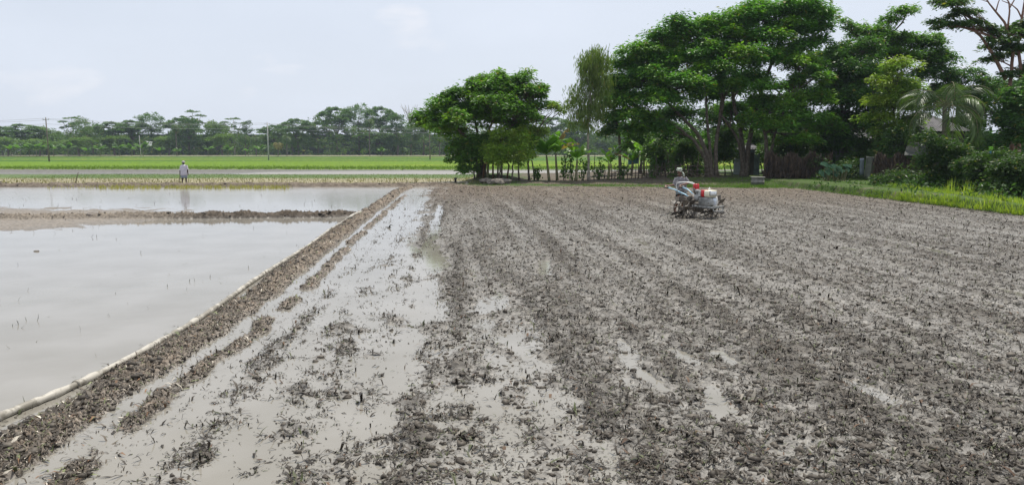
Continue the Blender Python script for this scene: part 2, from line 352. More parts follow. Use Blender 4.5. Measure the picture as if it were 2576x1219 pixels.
def mud_material():
    m = bpy.data.materials.new('mud_and_grass_ground'); m.use_nodes = True; nt = m.node_tree; nt.nodes.clear(); L = nt.links.new
    out = N(nt, 'ShaderNodeOutputMaterial'); p = N(nt, 'ShaderNodeBsdfPrincipled'); L(p.outputs[0], out.inputs[0])
    at = N(nt, 'ShaderNodeAttribute'); at.attribute_name = 'col'; g = N(nt, 'ShaderNodeNewGeometry')
    n = N(nt, 'ShaderNodeTexNoise'); n.inputs['Scale'].default_value = 14; n.inputs['Detail'].default_value = 5; L(g.outputs['Position'], n.inputs['Vector'])
    r = N(nt, 'ShaderNodeMapRange'); r.inputs[1].default_value = .3; r.inputs[2].default_value = .7; r.inputs[3].default_value = .6; r.inputs[4].default_value = 1.4; L(n.outputs['Fac'], r.inputs[0])
    r3 = N(nt, 'ShaderNodeMapRange'); r3.inputs[1].default_value = .03; r3.inputs[2].default_value = .16; r3.inputs[3].default_value = .32; r3.inputs[4].default_value = .12
    x = N(nt, 'ShaderNodeVectorMath', operation='SCALE'); L(at.outputs['Color'], x.inputs[0]); L(r.outputs[0], x.inputs['Scale']); L(x.outputs[0], p.inputs['Base Color'])
    s = N(nt, 'ShaderNodeSeparateXYZ'); L(g.outputs['Position'], s.inputs[0])
    r2 = N(nt, 'ShaderNodeMapRange'); r2.inputs[1].default_value = 0; r2.inputs[2].default_value = .09; r2.inputs[3].default_value = .42; r2.inputs[4].default_value = .85; L(s.outputs[2], r2.inputs[0])
    L(r2.outputs[0], p.inputs['Roughness']); L(s.outputs[2], r3.inputs[0]); L(r3.outputs[0], p.inputs['Specular IOR Level'])
    n2 = N(nt, 'ShaderNodeTexNoise'); n2.inputs['Scale'].default_value = 60; n2.inputs['Detail'].default_value = 4; L(g.outputs['Position'], n2.inputs['Vector'])
    b = N(nt, 'ShaderNodeBump'); b.inputs['Strength'].default_value = .5; b.inputs['Distance'].default_value = .012; L(n2.outputs['Fac'], b.inputs['Height']); L(b.outputs[0], p.inputs['Normal'])
    return m
M_ground = mud_material()
o = np_mesh('ground', V, quads, M_ground, True, {'col': CC}); tag(o, kind='structure')
del X, Y, Z, C, WET, U, D, V, quads
# far ground to the horizon, below the near sheet
fo = np_mesh('far_ground', [(-3000, -200, -.16), (3000, -200, -.16), (3000, 4000, -.16), (-3000, 4000, -.16)], np.array([[0, 1, 2, 3]]), mat('far_earth', (.11, .13, .06), .9, var=.3, vscale=.02)); tag(fo, kind='structure')
# muddy water: one sheet
def water_material():
    m = bpy.data.materials.new('muddy_water'); m.use_nodes = True; nt = m.node_tree; nt.nodes.clear(); L = nt.links.new
    out = N(nt, 'ShaderNodeOutputMaterial'); p = N(nt, 'ShaderNodeBsdfPrincipled'); L(p.outputs[0], out.inputs[0]); g = N(nt, 'ShaderNodeNewGeometry')
    n = N(nt, 'ShaderNodeTexNoise'); n.inputs['Scale'].default_value = .9; n.inputs['Detail'].default_value = 4; L(g.outputs['Position'], n.inputs['Vector'])
    rr = N(nt, 'ShaderNodeMapRange'); rr.inputs[1].default_value = .35; rr.inputs[2].default_value = .65; L(n.outputs['Fac'], rr.inputs[0])
    x = N(nt, 'ShaderNodeMix', data_type='RGBA'); L(rr.outputs[0], x.inputs['Factor']); x.inputs['A'].default_value = (.205, .190, .158, 1); x.inputs['B'].default_value = (.25, .235, .205, 1)
    L(x.outputs['Result'], p.inputs['Base Color']); sy = N(nt, 'ShaderNodeSeparateXYZ'); L(g.outputs['Position'], sy.inputs[0]); ry = N(nt, 'ShaderNodeMapRange'); ry.inputs[1].default_value = 30; ry.inputs[2].default_value = 72; ry.inputs[3].default_value = .06; ry.inputs[4].default_value = .42; L(sy.outputs[1], ry.inputs[0]); L(ry.outputs[0], p.inputs['Roughness']); p.inputs['IOR'].default_value = 1.33
    mpn = N(nt, 'ShaderNodeMapping'); mpn.inputs['Scale'].default_value = (1, .5, 1); L(g.outputs['Position'], mpn.inputs[0])
    n2 = N(nt, 'ShaderNodeTexNoise'); n2.inputs['Scale'].default_value = 7; n2.inputs['Detail'].default_value = 3; L(mpn.outputs[0], n2.inputs['Vector'])
    b = N(nt, 'ShaderNodeBump'); b.inputs['Strength'].default_value = .10; b.inputs['Distance'].default_value = .012; L(n2.outputs['Fac'], b.inputs['Height']); L(b.outputs[0], p.inputs['Normal'])
    return m
M_water = water_material()
w = np_mesh('water', [(-110, 2, 0), (110, 2, 0), (110, 96, 0), (-110, 96, 0)], np.array([[0, 1, 2, 3]]), M_water); tag(w, kind='structure')
# ---------------------------------------------------------------- torn crop residue and clods in the mud
def ribbons(name, P, yaw, pitch, Ln, Wd, curl, col, m, kind_label=None):
    n = len(P); d = np.stack([np.cos(yaw)*np.cos(pitch), np.sin(yaw)*np.cos(pitch), np.sin(pitch)], -1)
    s = np.stack([-np.sin(yaw), np.cos(yaw), np.zeros(n)], -1); up = np.cross(d, s)*-1; up *= np.sign(up[:, 2:3]+1e-6)
    a = P; b = P+d*(Ln*.5)[:, None]+up*(curl*Ln*.5)[:, None]; c = P+d*Ln[:, None]
    w1 = s*(Wd*.5)[:, None]
    V = np.stack([a-w1*.7, a+w1*.7, b-w1, b+w1, c-w1*.15, c+w1*.15], 1).reshape(-1, 3)
    i = (np.arange(n)*6)[:, None]; F = np.concatenate([i+np.array([[0, 1, 3, 2]]), i+np.array([[2, 3, 5, 4]])])
    return np_mesh(name, V, F, m, True, {'col': np.repeat(col, 6, 0)})
M_res = mat('wet_straw_and_mud', (1, 1, 1), .62, spec=.3, attr='col', var=.35, vscale=25)
n = 2050000
dd = np.where(rng.uniform(0, 1, n) < .62, 4.3*np.exp(rng.uniform(0, math.log(50/4.3), n)), rng.uniform(8, 50, n)); uu = rng.uniform(-.74, .74, n); xx = uu*(dd+1.6); yy = dd
zz, _, _ = ground(xx, yy, lite=True); u = xx-xb(yy)
ok = (yy < ye(xx)+.2) & (u > -.5)
c_ = sst(.7, 4.0, u)
clu = sst(-.12, .40, fbm(xx*2.6, yy*1.7, 301, 3)+.60*ROW(xx+.078*yy, yy))
hfc = sst(-.10, .35, perlin(xx*6.5, yy*5, 311)+.5*perlin(xx*14, yy*11, 313)); prob = np.where(zz > .012, (.22+.78*hfc)*(.55+.45*clu), np.where(zz > -.02, (.25+.75*hfc)*(.15+.70*clu), .010+(.16+.60*c_)*clu**2*(.2+.8*hfc))); prob = np.where(np.abs(u-.25) < .75, np.where(zz > 0, .6, .03), prob)
ok &= rng.uniform(0, 1, n) < prob
xx, yy, zz, u = xx[ok], yy[ok], np.maximum(zz[ok], 0), u[ok]; n = len(xx); print('residue', n)
sc = rng.lognormal(0, .38, n)*(1+.25*sst(8, 30, yy)); pit = np.abs(rng.normal(0, .26, n)); pit[rng.uniform(0, 1, n) < .06] += .6
t = rng.uniform(0, 1, n)[:, None]; base = np.array([.016, .012, .008])*(1-t)+np.array([.072, .058, .042])*t
br = (rng.uniform(0, 1, n) < .04)[:, None]; base = np.where(br, np.array([.10, .055, .028])*(.6+.8*t), base); gr = (rng.uniform(0, 1, n) < .10)[:, None]; base = np.where(gr, np.array([.075, .085, .035])*(.6+.8*t), base)
lt = (rng.uniform(0, 1, n) < .04)[:, None]; base = np.where(lt, np.array([.30, .27, .22])*(.6+.6*t), base)
dr = sst(22, 44, yy)[:, None]; base = base*(1-dr)+dr*(base*1.5+np.array([.02, .013, .007])); ob = (np.abs(u-.2) < .6)[:, None]; base = np.where(ob, base*2.0+.01, base)
o = ribbons('crop_residue', np.stack([xx, yy, zz-.004], -1), rng.uniform(0, 2*math.pi, n), np.clip(pit, 0, 1.4), .043*sc, .0075*sc*rng.uniform(.5, 1.6, n), rng.normal(.25, .25, n), base, M_res)
tag(o, 'torn dark crop stubble and straw churned into the ploughed mud', 'crop residue', kind='stuff')
# lumps of mud
n = 80000; dd = 4.3*np.exp(rng.uniform(0, math.log(50.5/4.3), n)); xx = rng.uniform(-.74, .74, n)*dd; yy = dd; zz, _, _ = ground(xx, yy); u = xx-xb(yy)
vv = np.abs(yy-yc(xx)); onb = ((np.abs(u-.1) < .5) & (zz > .02)) | ((u < 0) & (vv < .6) & (zz > .05)) | ((xx < -5) & (yy > YB) & (zz > .08))
ok = ((yy < ye(xx)+.8) | (xx < -5)) & (((u > -.5) & (zz > -.005)) | onb); ok &= rng.uniform(0, 1, n) < np.where(onb, .55, .20)
xx, yy, zz, onb = xx[ok], yy[ok], zz[ok], onb[ok]; n = len(xx)
ph = (1+5**.5)/2; IV = np.array([(-1, ph, 0), (1, ph, 0), (-1, -ph, 0), (1, -ph, 0), (0, -1, ph), (0, 1, ph), (0, -1, -ph), (0, 1, -ph), (ph, 0, -1), (ph, 0, 1), (-ph, 0, -1), (-ph, 0, 1)])/1.9
IF = np.array([(0, 11, 5), (0, 5, 1), (0, 1, 7), (0, 7, 10), (0, 10, 11), (1, 5, 9), (5, 11, 4), (11, 10, 2), (10, 7, 6), (7, 1, 8), (3, 9, 4), (3, 4, 2), (3, 2, 6), (3, 6, 8), (3, 8, 9), (4, 9, 5), (2, 4, 11), (6, 2, 10), (8, 6, 7), (9, 8, 1)])
sz = (np.clip(.017*rng.lognormal(0, .45, n), 0, .036)*(1+.9*sst(8, 40, yy))*np.where(onb, 1.1, 1))[:, None, None]
V = IV[None]*rng.uniform(.45, 1.45, (n, 12, 1))*sz*np.stack([rng.uniform(.8, 1.7, n), rng.uniform(.7, 1.2, n), rng.uniform(.5, .9, n)], -1)[:, None, :]
a_ = rng.uniform(0, 6.28, n)[:, None]; V = np.stack([V[..., 0]*np.cos(a_)-V[..., 1]*np.sin(a_), V[..., 0]*np.sin(a_)+V[..., 1]*np.cos(a_), V[..., 2]], -1); V = V+np.stack([xx, yy, zz+.003], -1)[:, None, :]; F = (IF[None]+(np.arange(n)*12)[:, None, None]).reshape(-1, 3)
t = rng.uniform(0, 1, n)[:, None]; base = np.array([.045, .036, .027])*(1-t)+np.array([.15, .128, .10])*t
o = np_mesh('mud_clods', V.reshape(-1, 3), F, M_res, True, {'col': np.repeat(base, 12, 0)}); tag(o, 'lumps of wet dark mud on the bunds and the ploughed field', 'mud clods', kind='stuff')
# sparse stems standing in the flooded fields
n = 9000; dd = 5*np.exp(rng.uniform(0, math.log(50/5), n)); xx = rng.uniform(-.74, 0, n)*dd; yy = dd
cl = fbm(xx*.5, yy*.35, 201, 3); ok = (xx < xb(yy)-.25) & (rng.uniform(0, 1, n) < .12+.7*sst(.05, .45, cl)) ; ok &= (yy < YB-.3)
ok &= rng.uniform(0, 1, n) < np.where(yy > yc(xx), .9, .4)
xx, yy = xx[ok], yy[ok]; n = len(xx); zz, _, _ = ground(xx, yy); zz = np.maximum(zz, -.01)
lie = rng.uniform(0, 1, n) < .6; pit = np.where(lie, rng.uniform(0, .15, n), rng.uniform(.6, 1.5, n)); t = rng.uniform(0, 1, n)[:, None]
base = np.array([.10, .10, .075])*(1-t)+np.array([.20, .19, .14])*t
o = ribbons('rice_stubble', np.stack([xx, yy, zz], -1), rng.uniform(0, 6.28, n), pit, rng.uniform(.04, .12, n)*(1+.3*(yy > 20)), rng.uniform(.004, .010, n)*(1+sst(10, 40, yy)*1.2), rng.normal(.1, .2, n), base, M_res)
tag(o, 'sparse drowned rice stems standing and floating in the flooded fields', 'stubble', kind='stuff')
# grass: yellow stubble at the far side of the second flooded field, verge grass, bank grass
def grass(name, label, xs, ys, hs, ws, cols, lean=.35, z=None, m=None):
    n = len(xs)
    if z is None: z, _, _ = ground(xs, ys)
    o = ribbons(name, np.stack([xs, ys, z-.02], -1), rng.uniform(0, 6.28, n), np.clip(rng.normal(1.25, lean, n), .2, 1.6), hs, ws, rng.normal(.1, .15, n), cols, m or M_grass)
    tag(o, label, 'grass', kind='stuff'); return o
def mixc(a, b, n): t = rng.uniform(0, 1, n)[:, None]; return np.array(a)*(1-t)+np.array(b)*t
M_grass = mat('grass_blade', (1, 1, 1), .5, attr='col', transl=.35)
n = 5200; px = rng.uniform(120, 735, n); px = np.where(rng.uniform(0, 1, n) < .8, rng.uniform(250, 735, n), px); px = px[fbm(px*.05, px*0+2, 5, 2)+rng.normal(0, .3, n) > -.05]; n = len(px); pp = np.array([G(a, b)[:2] for a, b in zip(px, rng.uniform(469, 476.5, n)+rng.normal(0, .8, n))])
grass('yellow_rice_seedlings', 'yellow rice seedlings standing in the water at the foot of the far bank', pp[:, 0], pp[:, 1], rng.uniform(.12, .30, n), rng.uniform(.012, .03, n), mixc((.20, .19, .05), (.34, .30, .10), n), z=np.full(n, 0.))
n = 26000; xs = rng.uniform(-42, 0, n); ys = rng.uniform(YB+1.6, Y2+1, n); t = sst(Y1-6, Y1-2, ys+rng.normal(0, 1.2, n))[:, None]
keep = rng.uniform(0, 1, n) < np.where(t[:, 0] > .5, 1, .4); keep &= xs < -1.0+ (ys-50)*-.05
c_ = mixc((.11, .10, .05), (.24, .21, .11), n)*(1-t)+mixc((.05, .11, .015), (.12, .19, .035), n)*t
grass('bank_grass', 'short grass and straw on the strip behind the far bank', xs[keep], ys[keep], (rng.uniform(.08, .22, n)*(1.0-.55*t[:, 0]))[keep], rng.uniform(.02, .05, n)[keep], c_[keep])
# verge in front of the settlement
n = 260000; xs = np.where(rng.uniform(0, 1, n) < .3, rng.uniform(-3.5, 36, n), rng.uniform(10, 32, n)); q = np.where((rng.uniform(0, 1, n) < .45) | (xs < 11), np.abs(rng.normal(0, 1.3, n)), rng.uniform(0, 7.5, n))+.15; ys = ye(xs)+q
br = sst(.41, .56, xs/ys); tallp = sst(.12, .45, fbm(xs*.6, ys*.6, 211, 2))
keep = rng.uniform(0, 1, n) < (.30+.7*br)*(.4+.6*sst(-.2, .3, fbm(xs*.5, ys*.7, 213, 2))); keep &= ~((xs < 4.5) & (rng.uniform(0, 1, n) < .75))
c_ = mixc((.05, .11, .015), (.13, .22, .03), n)*(1-br[:, None])+mixc((.17, .28, .025), (.38, .44, .06), n)*br[:, None]
hh = rng.uniform(.06, .16, n)*(1-br)+br*rng.uniform(.12, .30, n)*(1+2.6*tallp*sst(.5, 1.4, q)*sst(3.5, 2.5, q))
grass('verge_grass', 'green grass along the edge of the ploughed field, bright and tall at the right', xs[keep], ys[keep], hh[keep], rng.uniform(.010, .024, n)[keep], c_[keep])
n = 26000; xs = rng.uniform(-70, 75, n); ys = Y3+np.abs(rng.normal(0, 7, n)); z = np.full(n, .05)
grass('rice_plants', 'bright green young rice along the near edge of the far field', xs, ys, rng.uniform(.2, .42, n), rng.uniform(.05, .10, n), mixc((.07, .13, .012), (.15, .22, .03), n), z=z)
# ================================================================ VEGETATION
def leafmat(name, a, b, transl=.36, rough=.45):
    m = mat(name, (1, 1, 1), rough, attr='col', transl=transl, spec=.35); return m
M_leaf = leafmat('leaf', None, None); M_bark = mat('bark', (.075, .058, .042), .85, col2=(.17, .14, .11), vscale=6, bump=.6, bscale=18)
M_bark_pale = mat('pale_bark', (.22, .19, .15), .8, col2=(.40, .36, .30), vscale=5, bump=.4, bscale=14)
M_bark_red = mat('reddish_bark', (.16, .075, .05), .8, col2=(.26, .15, .11), vscale=5, bump=.4, bscale=14)
def leaf_quads(name, P, A, Nn, Ln, Wd, col, m, parent=None):
    """pointed rhombic leaves: P centre, A long axis, Nn normal"""
    A = A/(np.linalg.norm(A, axis=1)[:, None]+1e-9); B = np.cross(Nn, A); B /= np.linalg.norm(B, axis=1)[:, None]+1e-9
    h = A*(Ln*.5)[:, None]; w_ = B*(Wd*.5)[:, None]; off = np.cross(A, B)*(Ln*.08)[:, None]
    V = np.stack([P-h-off, P-h*.1+w_, P+h-off, P-h*.1-w_], 1).reshape(-1, 3); n = len(P)
    F = (np.arange(n)*4)[:, None]+np.array([[0, 1, 2, 3]])
    return np_mesh(name, V, F, m, False, {'col': np.repeat(col, 4, 0)}, parent)
def curve3(a, b, sag, n, r_):
    a = np.array(a); b = np.array(b); t = np.linspace(0, 1, n)[:, None]; L = np.linalg.norm(b-a)
    c = a+(b-a)*.45+np.array([r_.normal(0, .07)*L, r_.normal(0, .07)*L, sag*L])
    p = (1-t)**2*a+2*t*(1-t)*c+t*t*b
    p[1:-1] += r_.normal(0, .012*L, (n-2, 3)); return p
def crown_leaves(cl, r_, per, leaf, flat, style, droop=.0, spread=1.):
    """cl: (n,4) clump centre + radius"""
    n = len(cl); m = n*per; ci = np.repeat(np.arange(n), per); rad = cl[ci, 3]
    if style == 'weep':
        off = np.stack([r_.normal(0, .45, m), r_.normal(0, .45, m), -r_.uniform(0, 1, m)**.8*2.4+.5], -1)*rad[:, None]
        A = np.stack([r_.normal(0, .22, m), r_.normal(0, .22, m), -np.ones(m)], -1); Nn = np.stack([r_.normal(0, 1, m), r_.normal(0, 1, m), r_.normal(0, .2, m)], -1)
    else:
        off = r_.normal(0, .5, (m, 3)); off[:, 2] *= flat; k = np.linalg.norm(off, axis=1)[:, None]; off = off/np.maximum(k, .9)*1.0; off = off*rad[:, None]*spread
        off[:, 2] -= (off[:, 0]**2+off[:, 1]**2)/(rad+1e-6)*.18
        A = off*np.array([1, 1, .3])+r_.normal(0, .28, (m, 3))*rad[:, None]*np.array([1, 1, .6]); A[:, 2] -= droop*rad
        Nn = np.stack([r_.normal(0, .38, m), r_.normal(0, .38, m), np.ones(m)], -1)
        if style == 'dense': Nn = r_.normal(0, 1, (m, 3)); Nn[:, 2] = np.abs(Nn[:, 2])+.3
    P = cl[ci, :3]+off
    Ln = leaf*r_.lognormal(0, .28, m); Wd = Ln*(.42 if style != 'weep' else .17)*r_.uniform(.7, 1.3, m)
    return P, A, Nn, Ln, Wd, ci
def make_crown(parent, cl, r_, per, leaf, flat, style, c1, c2, name='crown', young=None, droop=.15, m=None):
    P, A, Nn, Ln, Wd, ci = crown_leaves(cl, r_, per, leaf, flat, style, droop)
    t = np.clip(r_.uniform(0, 1, len(cl))[ci]*.55+r_.uniform(-.1, .55, len(P)), 0, 1.15)[:, None]; col = np.array(c1)*(1-t)+np.array(c2)*t
    if young is not None:
        y = (r_.uniform(0, 1, len(cl)) < young[0])[ci][:, None]; col = np.where(y, np.array(young[1])*(.8+.4*t), col)
    yl = r_.uniform(0, 1, len(P)) < .03; col[yl] = np.array([.22, .20, .05]); return leaf_quads(name, P, A, Nn, Ln, Wd, col, m or M_leaf, parent)
def blob_clumps(bl, r_, rc):
    out = []; own = []
    for i, b in enumerate(bl):
        c, rr, n = np.array(b[0]), np.array(b[1]), b[2]
        v = r_.normal(0, 1, (n, 3)); v /= np.linalg.norm(v, axis=1)[:, None]; v[:, 2] = np.where(v[:, 2] < -.35, -v[:, 2]*.8, v[:, 2])
        s = r_.uniform(.25, 1, n)[:, None]**.45*r_.choice([1, 1, 1, 1.18], n)[:, None]; out.append(np.concatenate([c+v*s*rr, (rc*r_.uniform(.6, 1.3, n))[:, None]], 1)); own += [i]*n
    return np.concatenate(out), np.array(own)
def tree(name, label, cat, base, forks, bl, rc=.7, per=70, leaf=.26, flat=.35, style='flat', c1=(.035, .075, .012), c2=(.075, .15, .02), young=None, bark=None,
         r0=.22, seed=1, group=None, limb_r=.09, droop=.15, twig=True, stems=None, extra=None):
    """forks: list of polylines (trunks) starting at the base; every blob hangs on the nearest fork end"""
    r_ = np.random.default_rng(seed); base = np.array(base, float)
    root = empty(name, base, 0, label, cat, group); T = MB(); ends = []
    for f in forks:
        p = np.array(f, float)-base; n = len(p)
        t = np.linspace(0, 1, n); tt = np.linspace(0, 1, 4*n); p2 = np.stack([np.interp(tt, t, p[:, k]) for k in range(3)], -1)
        for _ in range(2): p2[1:-1] = (p2[:-2]+2*p2[1:-1]+p2[2:])/4
        p2[1:-1] += r_.normal(0, .02, p2[1:-1].shape); rr = r0*(1-.5*tt); rr[0] *= 1.5; rr[1] *= 1.2
        if len(forks) > 1: rr = rr*r_.uniform(.7, 1.05)
        T.tube(p2, rr, 9); ends.append((p2[-1], rr[-1])); ends.append((p2[int(len(p2)*.72)], rr[int(len(p2)*.72)]*.8))
    rel = [((np.array(b[0])-base), b[1], b[2]) for b in bl]
    cl, own = blob_clumps(rel, r_, rc)
    for i, b in enumerate(rel):
        e = min(ends, key=lambda q: np.linalg.norm((q[0]-b[0])*np.array([1, 1, 1.0]))+ (3 if q[0][2] > b[0][2]+.3 else 0))
        lr = min(limb_r, e[1]*.9); pts = curve3(e[0], b[0], .12, 7, r_); T.tube(pts, np.linspace(lr, lr*.45, 7), 6)
        if twig:
            for k in np.where(own == i)[0]:
                a = pts[r_.integers(2, 7)]; q = curve3(a, cl[k, :3], .06, 4, r_); T.tube(q, np.linspace(lr*.32, .008, 4), 4, False)
    if extra is not None: extra(T, base, r_)
    T.build('trunk', bark or M_bark, root)
    make_crown(root, cl, r_, per, leaf, flat, style, c1, c2, young=young, droop=droop)
    return root
def B(px, py, Y, rx, ry, n, dy=0, rd=None):
    """crown lobe from photograph position at depth Y (pixel radii turned to metres)"""
    s = Y/FPX; c = W(px, py, Y+dy); return (c, (rx*s, (rd if rd else rx)*s, ry*s), n)
def pl(Y, *pts, z0=None):
    r = [W(x, y, Y+(p[0] if p else 0)) for x, y, *p in pts]
    return r
def gb(px, Y, dz=-.06):
    x = (px-CX)/FPX*(Y/ (_f[1]+_u[1]*0))*1.0
    x = W(px, 440, Y)[0]; z, _, _ = ground(np.array([x]), np.array([Y])); return np.array([x, Y, float(z[0])+dz])
# ---- broad multi-stemmed tree on the mound
Y0 = 55.0; b_ = gb(1206, Y0)
tree('spreading_tree', 'broad green tree with fanned brown limbs on the mound, left of the banana plants', 'tree', b_,
     [[b_, W(1198, 400, Y0), W(1180, 350, Y0+.3), W(1150, 322, Y0-.3)], [b_, W(1206, 395, Y0), W(1203, 345, Y0), W(1195, 305, Y0+.5)], [b_+[.15, .2, 0], W(1214, 395, Y0+.2), W(1222, 345, Y0+.4), W(1240, 305, Y0-.4)],
      [b_+[.3, 0, 0], W(1222, 400, Y0), W(1250, 350, Y0), W(1295, 310, Y0)]],
     [B(1078, 298, Y0, 42, 20, 20), B(1062, 308, Y0, 22, 12, 8), B(1125, 305, Y0, 36, 20, 13, .6), B(1335, 300, Y0, 30, 16, 10), B(1305, 318, Y0, 34, 16, 11, .8), B(1150, 335, Y0, 34, 16, 9, .8), B(1275, 205, Y0, 16, 10, 5), B(1228, 205, Y0, 16, 10, 5), B(1118, 245, Y0, 14, 9, 4), B(1105, 325, Y0, 40, 16, 14, -1), B(1130, 275, Y0, 50, 30, 30), B(1175, 245, Y0, 55, 32, 34, .5), B(1160, 300, Y0, 55, 26, 26, -1.5), B(1230, 235, Y0, 55, 38, 40), B(1285, 240, Y0, 55, 38, 40, 1),
      B(1330, 235, Y0, 45, 26, 22), B(1345, 275, Y0, 38, 22, 20), B(1285, 285, Y0, 60, 24, 30, -1), B(1220, 290, Y0, 60, 26, 30, 1.5), B(1240, 262, Y0, 70, 30, 34, -1.5), B(1248, 225, Y0, 45, 30, 26, -.5), B(1200, 275, Y0, 60, 34, 34, 1), B(1270, 310, Y0, 60, 22, 22, 1), B(1110, 262, Y0, 30, 18, 12), B(1145, 233, Y0, 18, 9, 5), B(1188, 212, Y0, 24, 14, 7),
      B(1250, 195, Y0, 26, 14, 9), B(1310, 200, Y0, 26, 12, 8), B(1322, 186, Y0, 12, 8, 3), B(1368, 222, Y0, 16, 8, 5), B(1212, 196, Y0, 8, 8, 2), B(1390, 262, Y0, 12, 8, 3)],
     rc=.56, per=88, leaf=.25, flat=.5, c1=(0.040, 0.096, 0.016), c2=(0.155, 0.320, 0.046), young=(.16, (.15, .27, .03)), r0=.17, seed=3, limb_r=.10)
b_ = gb(1180, Y0-.6)
tree('leafy_shrub', 'dark leafy shrub hanging over the left side of the mound, below the broad tree', 'shrub', b_+[.4, 0, 0], [[b_+[.4, 0, 0], W(1192, 420, Y0-.5), W(1185, 385, Y0-.5)]],
     [B(1165, 372, Y0-.8, 45, 24, 20), B(1190, 400, Y0-.8, 34, 30, 20), B(1150, 400, Y0-.8, 26, 14, 10), B(1178, 428, Y0-.8, 22, 12, 8), B(1210, 360, Y0-.6, 36, 30, 20)], rc=.5, per=80, leaf=.22, flat=.6, style='dense', c1=(0.034, 0.081, 0.016), c2=(0.123, 0.256, 0.041), r0=.06, seed=4, limb_r=.04)
b_ = gb(1288, Y0-1.5)
tree('round_bushy_tree', 'small light green bushy tree in front of the broad tree on the mound', 'tree', b_, [[b_, W(1290, 420, Y0-1.5), W(1294, 395, Y0-1.5)], [b_+[-.9, .3, 0], W(1258, 420, Y0-1.3), W(1260, 390, Y0-1.3)]],
     [B(1270, 345, Y0-1.6, 42, 24, 26), B(1305, 350, Y0-1.4, 40, 24, 24), B(1255, 375, Y0-1.6, 40, 24, 26), B(1290, 380, Y0-1.8, 45, 26, 28), B(1315, 390, Y0-1.6, 28, 20, 14), B(1240, 400, Y0-1.5, 28, 16, 12), B(1270, 405, Y0-1.7, 40, 14, 14)],
     rc=.45, per=90, leaf=.17, flat=.7, style='dense', c1=(.13, .24, .03), c2=(.30, .44, .06), young=(.15, (.22, .30, .04)), r0=.07, seed=5, limb_r=.04)
b_ = gb(1331, Y0-.5)
def bare_limb(T, base, r_):
    a = W(1334, 352, Y0-.5)-base; b = W(1362, 315, Y0-.6)-base
    T.tube(curve3(a, b, .02, 5, r_), [.05, .05, .045, .04, .04], 6)
    for q in [(1384, 288), (1350, 300), (1372, 296), (1395, 276)]: T.tube(curve3(b if q[0] != 1350 else (a+b)/2+[0, 0, .1], W(q[0], q[1], Y0-.6)-base, .02, 5, r_), [.035, .03, .026, .022, .015], 5)
tree('slender_tree', 'slender tree with yellowish leaves and a bare pale limb, right of the round bushy tree', 'tree', b_, [[b_, W(1328, 410, Y0-.5), W(1333, 380, Y0-.5), W(1334, 352, Y0-.5)]],
     [B(1325, 330, Y0-.5, 22, 16, 10), B(1340, 352, Y0-.5, 26, 18, 14), B(1352, 332, Y0-.6, 18, 12, 7), B(1318, 355, Y0-.4, 18, 16, 8), B(1395, 268, Y0-.6, 18, 8, 5), B(1412, 276, Y0-.6, 12, 8, 3)],
     rc=.42, per=75, leaf=.19, flat=.6, style='dense', c1=(0.081, 0.150, 0.021), c2=(0.330, 0.431, 0.082), r0=.08, seed=6, limb_r=.035, bark=M_bark, extra=bare_limb)
# ---- weeping tree
Y1_ = 54.0; b_ = gb(1482, Y1_)
tree('weeping_tree', 'tall narrow tree with drooping olive foliage and bare pale lower trunk', 'tree', b_, [[b_, W(1480, 400, Y1_), W(1479, 340, Y1_), W(1482, 280, Y1_), W(1488, 200, Y1_), W(1492, 135, Y1_)]],
     [B(1497, 140, Y1_, 28, 18, 22), B(1484, 165, Y1_, 30, 22, 24), B(1505, 180, Y1_, 26, 24, 22), B(1476, 205, Y1_, 24, 20, 13), B(1500, 220, Y1_, 20, 18, 9), B(1456, 235, Y1_, 22, 16, 10), B(1480, 262, Y1_, 34, 24, 22), B(1440, 262, Y1_, 15, 12, 5),
      B(1500, 280, Y1_, 18, 18, 8), B(1455, 290, Y1_, 22, 16, 8), B(1486, 305, Y1_, 22, 14, 6), B(1445, 300, Y1_, 10, 10, 3), B(1520, 150, Y1_, 14, 24, 7), B(1524, 205, Y1_, 14, 24, 7), B(1522, 255, Y1_, 16, 20, 6)],
     rc=.55, per=58, leaf=.27, style='weep', c1=(.075, .125, .03), c2=(0.207, 0.282, 0.075), r0=.10, seed=8, limb_r=.03, bark=M_bark_pale)
